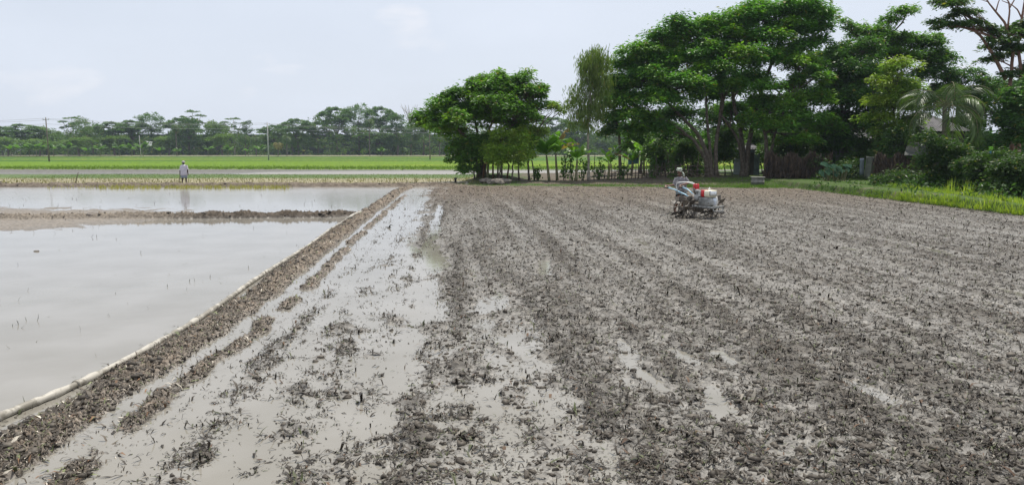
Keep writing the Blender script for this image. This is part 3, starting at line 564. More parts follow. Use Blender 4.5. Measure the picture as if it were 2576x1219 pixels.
# ---- big rain trees
YR = 56.0
def bb(px, Y=YR): return gb(px, Y)
b_ = bb(1790)
tree('rain_tree', 'largest rain tree, its wide layered crown spreading left over the stick fence', 'tree', b_,
     [[b_, W(1782, 395, YR), W(1760, 340, YR), W(1720, 300, YR+.5), W(1670, 250, YR)], [b_+[.2, .3, 0], W(1786, 380, YR), W(1780, 310, YR), W(1775, 230, YR+1)], [b_+[-.3, 0, 0], W(1775, 400, YR-.5), W(1745, 350, YR-1), W(1690, 310, YR-1.5)],
      [b_+[.4, .2, 0], W(1800, 370, YR+.4), W(1812, 290, YR+.6), W(1820, 200, YR+.6)]],
     [B(1575, 215, YR, 45, 26, 26), B(1560, 255, YR, 42, 22, 22, -1), B(1590, 290, YR, 45, 20, 20, -1.5), B(1575, 165, YR, 34, 22, 16, 1), B(1600, 125, YR, 32, 18, 12), B(1640, 150, YR, 55, 32, 34), B(1625, 200, YR, 60, 34, 36, -1), B(1650, 250, YR, 65, 32, 36, -1.5),
      B(1690, 105, YR, 50, 30, 30, 1), B(1655, 88, YR, 25, 14, 8), B(1740, 80, YR, 50, 30, 30, 1), B(1700, 160, YR, 60, 34, 40), B(1760, 130, YR, 60, 34, 38, -.5), B(1715, 215, YR, 60, 34, 36, -2), B(1790, 175, YR, 55, 32, 34, -1), B(1640, 320, YR, 45, 18, 18, -1.5),
      B(1700, 290, YR, 45, 26, 22, 1.5), B(1770, 240, YR, 50, 30, 26, 2), B(1700, 55, YR, 25, 12, 8), B(1830, 130, YR, 45, 30, 26), B(1790, 65, YR, 45, 25, 20, 1), B(1550, 195, YR, 15, 9, 4), B(1600, 325, YR, 30, 14, 10, -1)],
     rc=.8, per=135, leaf=.26, flat=.42, c1=(0.030, 0.084, 0.016), c2=(0.114, 0.278, 0.041), young=(.26, (.14, .27, .03)), r0=.19, seed=11, limb_r=.13)
b_ = bb(1868, 57)
tree('rain_tree', 'tallest rain tree behind the concrete ring, crown reaching the top of the photo', 'tree', b_,
     [[b_, W(1870, 390, 57), W(1862, 320, 57), W(1840, 240, 57), W(1850, 160, 57)], [b_+[.2, 0, 0], W(1885, 350, 57), W(1905, 260, 57.5), W(1940, 160, 58), W(1965, 90, 58)], [b_+[.1, 0, 0], W(1860, 350, 56.5), W(1815, 290, 56)]],
     [B(1840, 60, 57, 50, 26, 26), B(1830, 95, 57, 50, 30, 28, -1), B(1890, 45, 57, 55, 30, 30), B(1900, 20, 57, 38, 16, 14), B(1950, 30, 57, 55, 24, 28, .5), B(2010, 18, 57, 50, 22, 26), B(2065, 38, 57, 40, 18, 18), B(2040, 70, 57, 40, 18, 16), B(1980, 70, 57, 55, 26, 28),
      B(1920, 100, 57, 55, 32, 32, -1), B(1870, 150, 57, 60, 32, 34, -2), B(1940, 150, 57, 55, 30, 28, -1), B(2000, 120, 57, 45, 24, 20), B(1830, 215, 57, 50, 26, 22, -2), B(1890, 205, 57, 45, 26, 20, 1), B(2055, 100, 57, 22, 12, 6), B(1840, 280, 57, 40, 22, 16, 2)],
     rc=.8, per=135, leaf=.26, flat=.42, c1=(0.033, 0.090, 0.016), c2=(0.123, 0.298, 0.041), young=(.26, (.15, .28, .03)), r0=.19, seed=12, limb_r=.12)
b_ = bb(1925, 55)
tree('rain_tree', 'leaning rain tree to the right of the concrete ring, with low bright green boughs', 'tree', b_,
     [[b_, W(1935, 400, 55), W(1950, 330, 55), W(1985, 250, 55), W(2010, 190, 55.5)], [b_+[.1, .1, 0], W(1930, 360, 55), W(1915, 300, 55)]],
     [B(2010, 165, 55, 50, 26, 24), B(2045, 200, 55, 50, 26, 24), B(1990, 215, 55, 30, 16, 10, 1), B(2050, 250, 55, 50, 26, 26), B(1970, 270, 55, 55, 26, 28), B(1920, 255, 55, 45, 24, 20, 1), B(2030, 300, 55, 60, 24, 28, -.5), B(1960, 320, 55, 55, 24, 24, -.5),
      B(2080, 330, 55, 45, 20, 18), B(2000, 350, 55, 50, 20, 20, -.5), B(1900, 305, 55, 40, 26, 16), B(1930, 220, 55, 30, 18, 10, -1)],
     rc=.66, per=110, leaf=.25, flat=.4, c1=(0.048, 0.115, 0.016), c2=(0.175, 0.381, 0.052), young=(.28, (.17, .30, .035)), r0=.18, seed=13, limb_r=.09)
# ---- dark and bright trees around the huts
def T2(name, label, px, Y, top, bl, **k):
    b_ = gb(px, Y); f = [[b_, W(px+2, 400, Y), W(px-3, 340, Y), W(top[0], top[1], Y)], [b_+[.2, .1, 0], W(px+8, 380, Y+.3), W(top[0]+25, top[1]+20, Y+.4)]]
    return tree(name, label, 'tree', b_, f, bl, **k)
dk = dict(c1=(0.024, 0.061, 0.016), c2=(0.093, 0.207, 0.037)); md = dict(c1=(0.048, 0.109, 0.016), c2=(0.164, 0.330, 0.046))
T2('dark_leaved_tree', 'dense dark glossy-leaved tree immediately right of the leaning rain tree', 2120, 57, (2115, 200),
   [B(2110, 150, 57, 45, 34, 34), B(2160, 130, 57, 50, 34, 36), B(2150, 180, 57, 60, 34, 38, -1), B(2100, 215, 57, 45, 34, 30), B(2190, 205, 57, 50, 34, 32), B(2140, 250, 57, 60, 34, 38, -1), B(2200, 270, 57, 50, 30, 30), B(2110, 300, 57, 50, 30, 30), B(2170, 320, 57, 55, 28, 30, -1), B(2120, 365, 57, 50, 28, 26, -1)],
   rc=.6, per=105, leaf=.22, flat=.7, style='dense', seed=21, r0=.2, **dk)
T2('dark_leaved_tree', 'tall tree with pale upper sprigs behind the dark glossy tree, reaching above it', 2200, 60, (2190, 150),
   [B(2190, 85, 60, 50, 24, 24), B(2150, 70, 60, 22, 9, 6), B(2240, 55, 60, 30, 12, 8), B(2265, 30, 60, 28, 10, 8), B(2290, 22, 60, 18, 7, 4), B(2225, 100, 60, 50, 24, 24), B(2280, 105, 60, 50, 22, 22), B(2130, 52, 60, 14, 6, 3), B(2250, 140, 60, 55, 26, 28), B(2330, 110, 60, 50, 22, 22), B(2310, 150, 60, 50, 26, 24), B(2230, 185, 60, 60, 30, 28)],
   rc=.6, per=90, leaf=.24, flat=.45, seed=22, r0=.2, **md)
T2('yellow_green_tree', 'yellow-green leafy tree standing left of the coconut palm', 2250, 52, (2250, 260),
   [B(2260, 165, 52, 34, 20, 16), B(2235, 210, 52, 45, 26, 26), B(2280, 225, 52, 45, 24, 24), B(2220, 255, 52, 45, 24, 22), B(2265, 270, 52, 50, 26, 28), B(2210, 300, 52, 45, 20, 18), B(2290, 310, 52, 40, 22, 18), B(2240, 330, 52, 50, 22, 22)],
   rc=.55, per=90, leaf=.22, flat=.5, c1=(0.075, 0.136, 0.021), c2=(0.269, 0.412, 0.061), young=(.35, (.22, .30, .04)), seed=23, r0=.13)
T2('dark_leaved_tree', 'dark tree crowding behind the coconut palm fronds, its crown at palm height', 2385, 60, (2390, 220),
   [B(2370, 150, 60, 40, 30, 26), B(2345, 190, 60, 50, 34, 34), B(2380, 230, 60, 45, 30, 26), B(2420, 255, 60, 55, 34, 38), B(2330, 260, 60, 50, 30, 30), B(2480, 290, 60, 50, 34, 34), B(2430, 320, 60, 50, 26, 26), B(2440, 200, 60, 50, 30, 24), B(2500, 230, 60, 50, 34, 28), B(2340, 115, 60, 35, 14, 12)], rc=.62, per=90, leaf=.24, flat=.5, seed=24, r0=.18, **dk)
# airy tree with bare reddish branches at the top right
YA = 50.0; b_ = gb(2545, YA)
def bare_top(T, base, r_):
    def tw(pts, r1, r2):
        p = [W(x, y, YA)-base for x, y in pts]; t = np.linspace(0, 1, 3*len(p)); q = np.stack([np.interp(t, np.linspace(0, 1, len(p)), np.array(p)[:, k]) for k in range(3)], -1); T.tube(q, np.linspace(r1, r2, len(q)), 6)
    tw([(2545, 120), (2530, 60), (2505, 30), (2485, 5), (2470, -25)], .10, .03); tw([(2505, 30), (2512, 5), (2525, -20)], .05, .02); tw([(2485, 5), (2462, -2)], .03, .01)
    tw([(2535, 70), (2540, 30), (2538, 5), (2520, -15)], .07, .03); tw([(2540, 20), (2552, 0), (2565, -25)], .05, .02); tw([(2560, 110), (2572, 40), (2580, -10), (2585, -40)], .10, .05); tw([(2572, 50), (2560, 25), (2545, 12), (2520, 2)], .05, .02)
    tw([(2530, 200), (2500, 140), (2470, 95), (2440, 60), (2425, 40)], .12, .04); tw([(2470, 95), (2445, 75), (2420, 70)], .05, .02)
tree('airy_tree', 'tall airy tree at the right edge with bare reddish top branches', 'tree', b_, [[b_, W(2545, 380, YA), W(2550, 300, YA), W(2540, 220, YA), W(2550, 120, YA)], [b_+[.4, 0, 0], W(2562, 300, YA), W(2568, 200, YA), W(2562, 110, YA)]],
     [B(2425, 35, YA, 40, 13, 14), B(2395, 12, YA, 36, 10, 10), B(2370, 3, YA, 26, 7, 6), B(2440, 62, YA, 38, 10, 12), B(2395, 65, YA, 40, 12, 12), B(2480, 70, YA, 20, 7, 5), B(2360, 58, YA, 22, 9, 6), B(2540, 85, YA, 45, 20, 22), B(2580, 75, YA, 40, 22, 20), B(2520, 110, YA, 40, 18, 16), B(2570, 130, YA, 50, 24, 26), B(2595, 180, YA, 40, 30, 22), B(2510, 150, YA, 35, 14, 10), B(2560, 190, YA, 40, 18, 12)],
     rc=.5, per=85, leaf=.22, flat=.32, c1=(0.030, 0.068, 0.022), c2=(0.102, 0.186, 0.046), r0=.19, seed=25, limb_r=.06, bark=M_bark_red, extra=bare_top)
T2('dark_leaved_tree', 'dark tree low at the right edge, under the airy red-branched tree', 2590, 47, (2585, 280),
   [B(2560, 250, 47, 45, 30, 30), B(2600, 280, 47, 50, 34, 34), B(2545, 310, 47, 45, 26, 26), B(2590, 350, 47, 60, 34, 38), B(2620, 220, 47, 50, 40, 26)], rc=.6, per=95, leaf=.22, flat=.6, style='dense', seed=26, r0=.18, **dk)
# background of the settlement: trees behind the rain trees and huts
BKT = [('tree whose crown joins the weeping tree to the largest rain tree', 1560, 62, [B(1545, 250, 62, 26, 30, 14), B(1550, 300, 62, 30, 22, 14), B(1530, 330, 62, 22, 16, 8)], dk),
('tree standing in the gap behind the weeping tree and the leaning bananas', 1610, 66, [B(1610, 345, 66, 40, 22, 22), B(1590, 375, 66, 35, 16, 14), B(1640, 365, 66, 35, 18, 16), B(1600, 320, 66, 28, 14, 10)], md),
       ('low dark tree behind the fence under the largest rain tree', 1700, 64, [B(1690, 345, 64, 50, 28, 30), B(1740, 360, 64, 50, 28, 30), B(1670, 385, 64, 45, 24, 22), B(1720, 400, 64, 55, 20, 24)], dk),
       ('dark tree behind the grey corrugated shed', 1850, 67, [B(1840, 340, 67, 55, 30, 34), B(1900, 355, 67, 55, 30, 34), B(1870, 395, 67, 60, 24, 30), B(1800, 375, 67, 40, 26, 20), B(1850, 290, 67, 55, 34, 30), B(1860, 225, 67, 50, 34, 30), B(1920, 290, 67, 50, 34, 26), B(1790, 300, 67, 50, 34, 28)], dk),
       ('dark tree filling the space behind the brown leaf screen', 1990, 66, [B(1970, 375, 66, 50, 24, 28), B(2030, 380, 66, 60, 28, 34), B(2080, 395, 66, 50, 26, 26), B(2020, 330, 66, 50, 30, 28), B(2060, 160, 66, 50, 34, 28), B(2090, 240, 66, 50, 34, 28), B(2020, 250, 66, 50, 34, 28), B(1975, 310, 66, 45, 30, 22)], dk),
       ('dark tree behind the left end of the tin roof', 2210, 66, [B(2200, 370, 66, 60, 30, 36), B(2270, 385, 66, 50, 28, 28), B(2150, 400, 66, 50, 26, 26), B(2230, 250, 66, 50, 40, 26)], dk),
       ('dark tree behind the right end of the tin roof', 2480, 64, [B(2460, 360, 64, 55, 34, 36), B(2530, 370, 64, 60, 36, 38), B(2420, 400, 64, 60, 30, 34), B(2590, 400, 64, 60, 34, 34), B(2500, 240, 64, 50, 34, 26)], dk)]
for i, (lb, px, Y, bl, cc) in enumerate(BKT):
    bs = gb(px, Y); t = bl[0][0]
    tree('background_tree', lb, 'tree', bs, [[bs, bs+(t-bs)*.5+[.2, 0, 0], t-[0, 0, .4]]], bl, rc=.75, per=85, leaf=.28, flat=.6, style='dense', seed=30+i, r0=.14, limb_r=.06, twig=False, **cc)
for i, (lb, px, Y, bl) in enumerate([('dark shrub under the left boughs of the largest rain tree', 1655, 59, [(1650, 390, 40, 40, 26), (1680, 420, 40, 28, 20)]), ('dark shrub between the fence end and the trunk of the largest rain tree', 1735, 59, [(1725, 395, 40, 44, 34), (1750, 430, 34, 20, 16)]),
      ('dark shrub between the two largest rain tree trunks', 1825, 60, [(1820, 400, 36, 44, 34), (1830, 350, 34, 34, 20)]), ('dark shrub right behind the shed', 1900, 63, [(1895, 360, 44, 34, 26), (1930, 400, 34, 38, 22)]),
      ('dark shrub behind the left half of the brown leaf screen', 1975, 58, [(1960, 385, 44, 40, 34), (2000, 360, 44, 34, 28)]), ('dark shrub behind the right half of the brown leaf screen', 2070, 58, [(2050, 380, 48, 40, 36), (2100, 350, 44, 36, 30)]),
      ('dark shrub beneath the pale tin house', 2180, 55, [(2150, 410, 40, 34, 28), (2200, 380, 40, 24, 20), (2230, 400, 36, 26, 20)]), ('dark shrub climbing against the left end of the hipped roof hut', 2262, 50, [(2255, 350, 34, 30, 22), (2240, 400, 40, 34, 26)])]):
    bs = gb(px, Y); bl = [B(a, b, Y, c, d, n, rd=30) for a, b, c, d, n in bl]; t = bl[0][0]
    tree('shrub', lb, 'shrub', bs, [[bs, (bs+t)/2, t-[0, 0, .2]], [bs+[.6, 0, 0], (bs+t)/2+[.5, 0, 0], t+[.4, 0, 0]]], bl, rc=.55, per=110, leaf=.19, flat=.7, style='dense', seed=150+i, r0=.06, limb_r=.03, twig=True, group='dark shrubs under the rain trees', c1=(0.024, 0.056, 0.017), c2=(0.107, 0.199, 0.043))
# hedge bushes on the right
HB = [('low dark bush beside the brown leaf screen, behind the taro leaves', 2120, 50, [(2110, 440, 45, 20, 22), (2150, 425, 40, 22, 20)]),
      ('dark bush under the tattered grey tarpaulin', 2290, 43, [(2270, 450, 50, 20, 26), (2320, 455, 40, 18, 20), (2230, 458, 40, 16, 16), (2275, 472, 50, 12, 18), (2225, 470, 36, 10, 12)]),
      ('dark green bush in front of the wall under the tin roof', 2375, 40, [(2375, 370, 45, 24, 26), (2360, 410, 50, 26, 30), (2410, 400, 45, 28, 28), (2385, 450, 55, 26, 32), (2340, 345, 25, 18, 10), (2345, 470, 44, 18, 22), (2385, 484, 55, 12, 20)]),
      ('dark green bush between the roofed hut and the right edge', 2465, 37.5, [(2455, 420, 45, 28, 30), (2480, 450, 50, 30, 32), (2440, 470, 50, 22, 26), (2500, 400, 40, 20, 18), (2430, 488, 44, 14, 20), (2485, 494, 44, 14, 20)]),
      ('dark bush filling the right edge of the photo above the tall grass', 2550, 34.5, [(2545, 430, 50, 30, 34), (2580, 460, 50, 34, 34), (2530, 475, 50, 24, 26), (2600, 410, 50, 30, 26), (2525, 500, 44, 16, 22), (2580, 510, 50, 16, 24)]),
      ('low bush at the foot of the leaning rain tree', 2055, 52, [(2050, 415, 30, 22, 12), (2070, 440, 35, 16, 12)])]
for i, (lb, px, Y, bl) in enumerate(HB):
    bs = gb(px, Y); bl = [B(a, b, Y, c, d, n, rd=30) for a, b, c, d, n in bl]; t = bl[0][0]
    tree('bush', lb, 'bush', bs, [[bs, (bs+t)/2, t-[0, 0, .2]]], bl, rc=.42, per=85, leaf=.15, flat=.7, style='dense', seed=50+i, r0=.05, limb_r=.03, twig=False, group='dark bushes around the huts', c1=(.022, .055, .014), c2=(.065, .125, .022))
# ---- banana plants
M_ban = leafmat('banana_leaf', None, None, .45, .4); M_stem = mat('banana_stem', (.10, .12, .05), .6, col2=(.22, .17, .09), vscale=5)
def banana(label, base, h, n, seed, group='banana plants near the stick fence', tear=.5, dark=1.0, Lf=1.7):
    r_ = np.random.default_rng(seed); root = empty('banana_plant', base, 0, label, 'banana plant', group); T = MB(); lean = r_.normal(0, .05, 2)
    st = [np.array([lean[0]*t*h, lean[1]*t*h, t*h*.50]) for t in np.linspace(0, 1, 6)]; T.tube(st, np.linspace(.11, .055, 6), 8); T.build('stem', M_stem, root)
    top = st[-1]; V = []; F = []; Cc = []
    for k in range(n):
        a = k*2.4+r_.uniform(-.5, .5); up = r_.uniform(.8, 1.45) if k else 1.5; L = Lf*r_.uniform(.75, 1.15); m = 14; Wm = .20*Lf*r_.uniform(.8, 1.15); p = top.copy(); el = up; tone = r_.uniform(.7, 1.3)*dark; tn = r_.uniform(0, 1)
        side = np.array([-math.sin(a), math.cos(a), 0])
        for i in range(m+1):
            t = i/m; d = np.array([math.cos(a)*math.cos(el), math.sin(a)*math.cos(el), math.sin(el)]); 
            if i: p = p+d*L/m
            el -= r_.uniform(.05, .12)*(1.3-.3*up)*(.4+1.4*t); wd = Wm*(max(0, math.sin(math.pi*min(1, max(0, (t-.12)/.9))))**.55) if t > .12 else .015
            nn = np.cross(side, d); dip = -nn*np.sign(nn[2]+1e-6)*wd*.35
            V.append(p.copy()); V.append(p+side*wd+dip+[0, 0, -wd*.2]); V.append(p-side*wd+dip+[0, 0, -wd*.2])
        b0 = len(V)-3*(m+1); col = np.array([.08, .19, .02])*(1-tn)+np.array([.17, .32, .04])*tn
        if r_.uniform() < .16: col = np.array([.20, .14, .06])
        Cc += [col*tone*r_.uniform(.85, 1.15) for _ in range(3*(m+1))]
        for i in range(m):
            for s_ in (1, 2):
                if i > 2 and r_.uniform() < tear*.35: continue
                a0, a1, b1, b0_ = b0+3*i, b0+3*(i+1), b0+3*(i+1)+s_, b0+3*i+s_
                F.append((a0, a1, b1, b0_) if s_ == 1 else (a0, b0_, b1, a1))
    np_mesh('leaves', V, np.array(F), M_ban, True, {'col': np.array(Cc)}, root); return root
for i, (px, Y, top, n, lb) in enumerate([(1382, 54, 330, 8, 'tallest banana plant, left one of the pair beside the slender tree'), (1402, 54.4, 322, 8, 'banana plant with dark brown stem, right one of the pair beside the slender tree'),
        (1449, 53.6, 350, 8, 'banana plant with pale wide leaves just left of the weeping tree'), (1529, 54, 372, 8, 'banana plant with ragged narrow leaves right of the weeping tree'), (1226, 54.2, 345, 6, 'banana plant half hidden at the trunk of the broad tree on the mound'),
        (1620, 60, 350, 9, 'large banana plant with long drooping leaves under the left of the largest rain tree'), (1655, 61, 370, 8, 'dark banana plant beside the large drooping one, behind the stick fence'), (1588, 61, 375, 7, 'low banana plant beside the blue-green cloth screen')]):
    b_ = gb(px, Y); h = W(px, top, Y)[2]-b_[2]; banana(lb, b_, h*1.05, n, 100+i, Lf=.60*h if h > 2.6 else .65*h, tear=.7)
# ---- taro leaves by the bush
M_dry0 = mat('taro_leaf', (1, 1, 1), .9, attr='col', spec=.1)
b_ = gb(2100, 48); root = empty('taro_plant', b_, 0, 'clump of large blue-green heart-shaped leaves right of the leaf screen', 'plant'); r_ = np.random.default_rng(5); T = MB(); P = []; A = []; Nn = []; Ln = []
for k in range(34):
    q = np.array([r_.uniform(-1.0, .8), r_.uniform(-.5, .5), r_.uniform(.4, 1.15)]); T.tube([q*[.7, .7, 0], q*[.9, .9, .6], q], [.02, .015, .01], 5, False); P.append(q); A.append([r_.normal(0, .5), -1+r_.normal(0, .4), -.8]); Nn.append([r_.normal(0, .3), -.5, 1]); Ln.append(r_.uniform(.35, .6))
T.build('stalks', M_stem, root); Ln = np.array(Ln); leaf_quads('leaves', np.array(P), np.array(A), np.array(Nn), Ln, Ln*.75, np.tile([.02, .055, .03], (34, 1)), M_dry0, root)
# ---- palms
def palm(name, label, base, h, nf, L, seed, group=None, c1=(0.068, 0.136, 0.027), c2=(0.228, 0.350, 0.072), r0=.16, nl=34, lw=.05, droop=.10, m=None, up=(-.2, 1.35), ll=.55, lean=0.3):
    r_ = np.random.default_rng(seed); root = empty(name, base, 0, label, 'palm tree', group); T = MB(); n = 10
    pts = [np.array([lean*t*t, lean*.3*t, t*h]) for t in np.linspace(0, 1, n)]; T.tube(pts, np.linspace(r0*1.25, r0*.75, n), 9); T.build('trunk', m or M_bark, root); top = pts[-1]
    Q = MB(); P = []; A = []; Nn = []; Ln = []; Wd = []; Cc = []
    for k in range(nf):
        a = k*2.4+r_.uniform(-.3, .3); el = up[0]+(up[1]-up[0])*((k+.5)/nf)+r_.uniform(-.1, .1); Lf = L*r_.uniform(.85, 1.1); p = top.copy(); mseg = nl; rach = [p.copy()]; t_ = r_.uniform(0, 1); col = np.array(c1)*(1-t_)+np.array(c2)*t_
        if el < 0 and r_.uniform() < .4: col = np.array([.22, .17, .08])
        side = np.array([-math.sin(a), math.cos(a), 0])
        for i in range(mseg):
            t = i/mseg; d = np.array([math.cos(a)*math.cos(el), math.sin(a)*math.cos(el), math.sin(el)]); p = p+d*Lf/mseg; el -= droop*(.5+1.2*t)*34/mseg*.75; rach.append(p.copy())
            if t > .12:
                for s_ in (-1, 1):
                    l_ = Lf*.30*ll/.55*(math.sin(math.pi*min(1, .12+.88*t*.95))**.6)*r_.uniform(.85, 1.15)+.05; ax = side*s_+d*.75-np.array([0, 0, .55+r_.uniform(0, .4)]); ax /= np.linalg.norm(ax)
                    P.append(p+ax*l_*.5); A.append(ax); Nn.append(np.cross(ax, d)+r_.normal(0, .1, 3)); Ln.append(l_); Wd.append(lw); Cc.append(col*r_.uniform(.8, 1.2))
        Q.tube(rach[::3], np.linspace(.03, .008, len(rach[::3])), 4, False)
    Q.build('frond_stalks', M_stem, root); leaf_quads('fronds', np.array(P), np.array(A), np.array(Nn), np.array(Ln), np.array(Wd), np.array(Cc), M_leaf, root); return root
b_ = gb(2372, 48)
palm('coconut_palm', 'coconut palm with large feathery fronds in front of the tin-roofed hut', b_, W(2368, 268, 48)[2]-b_[2], 17, 3.9, 61, r0=.17, lean=-.2, lw=.06, nl=36, c1=(0.028, 0.056, 0.014), c2=(0.099, 0.156, 0.043))

# ---- weeds and undergrowth in the shade at the right
r_ = np.random.default_rng(77); n = 46000; xs = r_.uniform(8, 34, n); ys = r_.uniform(28, 54, n); q_ = ys-ye(xs); k = (q_ > 1.7+.5*np.sin(xs*1.3)) & (q_ < 9) & (xs/ys > .405+.02*np.sin(xs*2.1)) & (xs/ys < .8)
k &= fbm(xs*.7, ys*.7, 401, 2) > -.22; xs, ys, q_ = xs[k], ys[k], q_[k]; n = len(xs); z, _, _ = ground(xs, ys); hm = .25+.55*sst(.41, .55, xs/ys)*sst(1.7, 3.5, q_); zz = z+hm*r_.uniform(0, 1, n)*(.7+.5*fbm(xs*1.5, ys*1.5, 402, 2))
t = r_.uniform(0, 1, n)[:, None]; A = np.stack([r_.normal(0, .6, n), r_.normal(0, .6, n), r_.normal(.35, .5, n)], -1); Nn = np.stack([r_.normal(0, .6, n), r_.normal(0, .6, n), np.ones(n)], -1); Ln = r_.uniform(.08, .24, n)
o = leaf_quads('undergrowth', np.stack([xs, ys, zz], -1), A, Nn, Ln, Ln*.42, np.array([.022, .055, .014])*(1-t)+np.array([.06, .125, .025])*t, M_leaf); tag(o, 'low dark weeds between the bright verge grass and the bushes at the right', 'undergrowth', kind='stuff')
# ================================================================ FAR TREE LINE AND FIELD
YF = 330.0; ZF = .5
M_fleaf = leafmat('far_leaf', None, None, .25, .6)
protos = {}
def fproto(key, W_, H, bl, c1, c2, per=45, leaf=.75, flat=.35, style='flat', young=None, rc=1.5, seed=0, airy=False):
    r_ = np.random.default_rng(900+seed); T = MB(); top = np.array([0, 0, H*.55])
    n = 7; t = np.linspace(0, 1, n); p = np.stack([np.sin(t*3)*.3, t*0, t*H*.55], -1); T.tube(p, np.linspace(.45, .25, n), 7)
    rel = [((np.array(b[:3])), b[3:6], b[6]) for b in bl]; cl, own = blob_clumps(rel, r_, rc)
    for b in rel: T.tube(curve3(p[4 if b[0][2] > H*.5 else 3], b[0], .08, 5, r_), [.22, .2, .17, .13, .08], 5, False)
    if airy:
        for k in range(len(cl)): T.tube(curve3(rel[own[k]][0], cl[k, :3], .05, 3, r_), [.1, .07, .03], 4, False)
    o = T.build('trunk', M_bark_pale if airy else M_bark, None); a = o.data; bpy.data.objects.remove(o)
    o = make_crown(None, cl, r_, per, leaf, flat, style, c1, c2, young=young, m=M_fleaf); c = o.data; bpy.data.objects.remove(o); protos[key] = (a, c, H, W_)
g1 = ((.050, .120, .022), (.12, .225, .040)); g2 = ((.035, .090, .022), (.085, .165, .034)); g3 = ((.08, .155, .022), (.17, .27, .045))
# columns: x y z rx ry rz n  (metres)
fproto('umbrella', 16, 17, [(0, 0, 14.6, 5, 4, 1.8, 26), (-4.6, 1, 13.2, 3.6, 3.5, 1.6, 18), (4.8, -1, 13.4, 3.6, 3.5, 1.5, 18), (-2, -2, 11.5, 5, 3, 1.8, 20), (3, 1, 11, 5, 3, 1.8, 20), (0, 0, 8.5, 5, 4, 2.2, 20), (0, 0, 5.5, 5, 4, 2.2, 18)], *g1, seed=1, flat=.25, per=50)
fproto('airy', 14, 18, [(0, 0, 16.5, 3.4, 3, .7, 12), (-4, 0, 15, 2.6, 2.5, .5, 8), (4, 0, 14.6, 2.8, 2.5, .5, 8), (-1, 1, 13, 3.6, 3, .5, 9), (3.5, -1, 12, 2.4, 2, .5, 6), (-4.5, 0, 12.2, 2, 2, .5, 5)], *g1, seed=2, flat=.18, per=40, leaf=.6, rc=1.1, airy=True)
fproto('dome', 18, 17, [(0, 0, 12.5, 6.5, 6, 4.2, 60), (-4, 0, 9, 4.5, 5, 3.5, 30), (4, 0, 9, 4.5, 5, 3.5, 30), (0, 0, 6, 6, 5, 3, 30)], *g1, seed=3, flat=.4, per=45, leaf=.6)
fproto('round', 13, 13, [(-1.5, 0, 9.5, 4, 4, 3, 30), (2.5, 0, 8.5, 4, 4, 3, 28), (0, 0, 5.5, 5.5, 4.5, 2.8, 34)], *g3, seed=4, flat=.5, per=45, leaf=.6, style='dense', rc=1.3)
fproto('dark', 13, 15, [(0, 0, 12, 3.6, 3.6, 2.8, 26), (-2, 0, 9, 4, 4, 3, 28), (2.4, 0, 8, 4, 4, 3, 28), (0, 0, 4.5, 5.5, 4.5, 2.8, 34)], *g2, seed=5, flat=.5, per=45, leaf=.6, style='dense', rc=1.3)
fproto('conical', 7, 14, [(0, 0, 12, 1.6, 1.6, 1.8, 10), (0, 0, 9, 2.8, 2.8, 2.2, 18), (0, 0, 6, 3.2, 3, 2.4, 20)], *g2, seed=6, flat=.5, per=45, leaf=.55, style='dense', rc=1.1)
def far_tree(kind, name, label, px, top, hw, Y=YF, foot=None, group='trees of the far tree line', seed=0):
    a, c, H, W_ = protos[kind]; x = W(px, 390, Y)[0]; h = W(px, top, Y)[2]-ZF; w_ = 2*hw*Y/FPX
    r_ = random.Random(int(px*7+seed)); root = empty(name, (x, Y, ZF-.2), 0, label, 'tree', group)
    sx = w_/W_; sz = h/H; root.scale = (sx*(1 if r_.random() < .5 else -1), sx, sz)
    for nm, me in (('trunk', a), ('crown', c)):
        o = bpy.data.objects.new(nm, me); link(o, root)
    return root
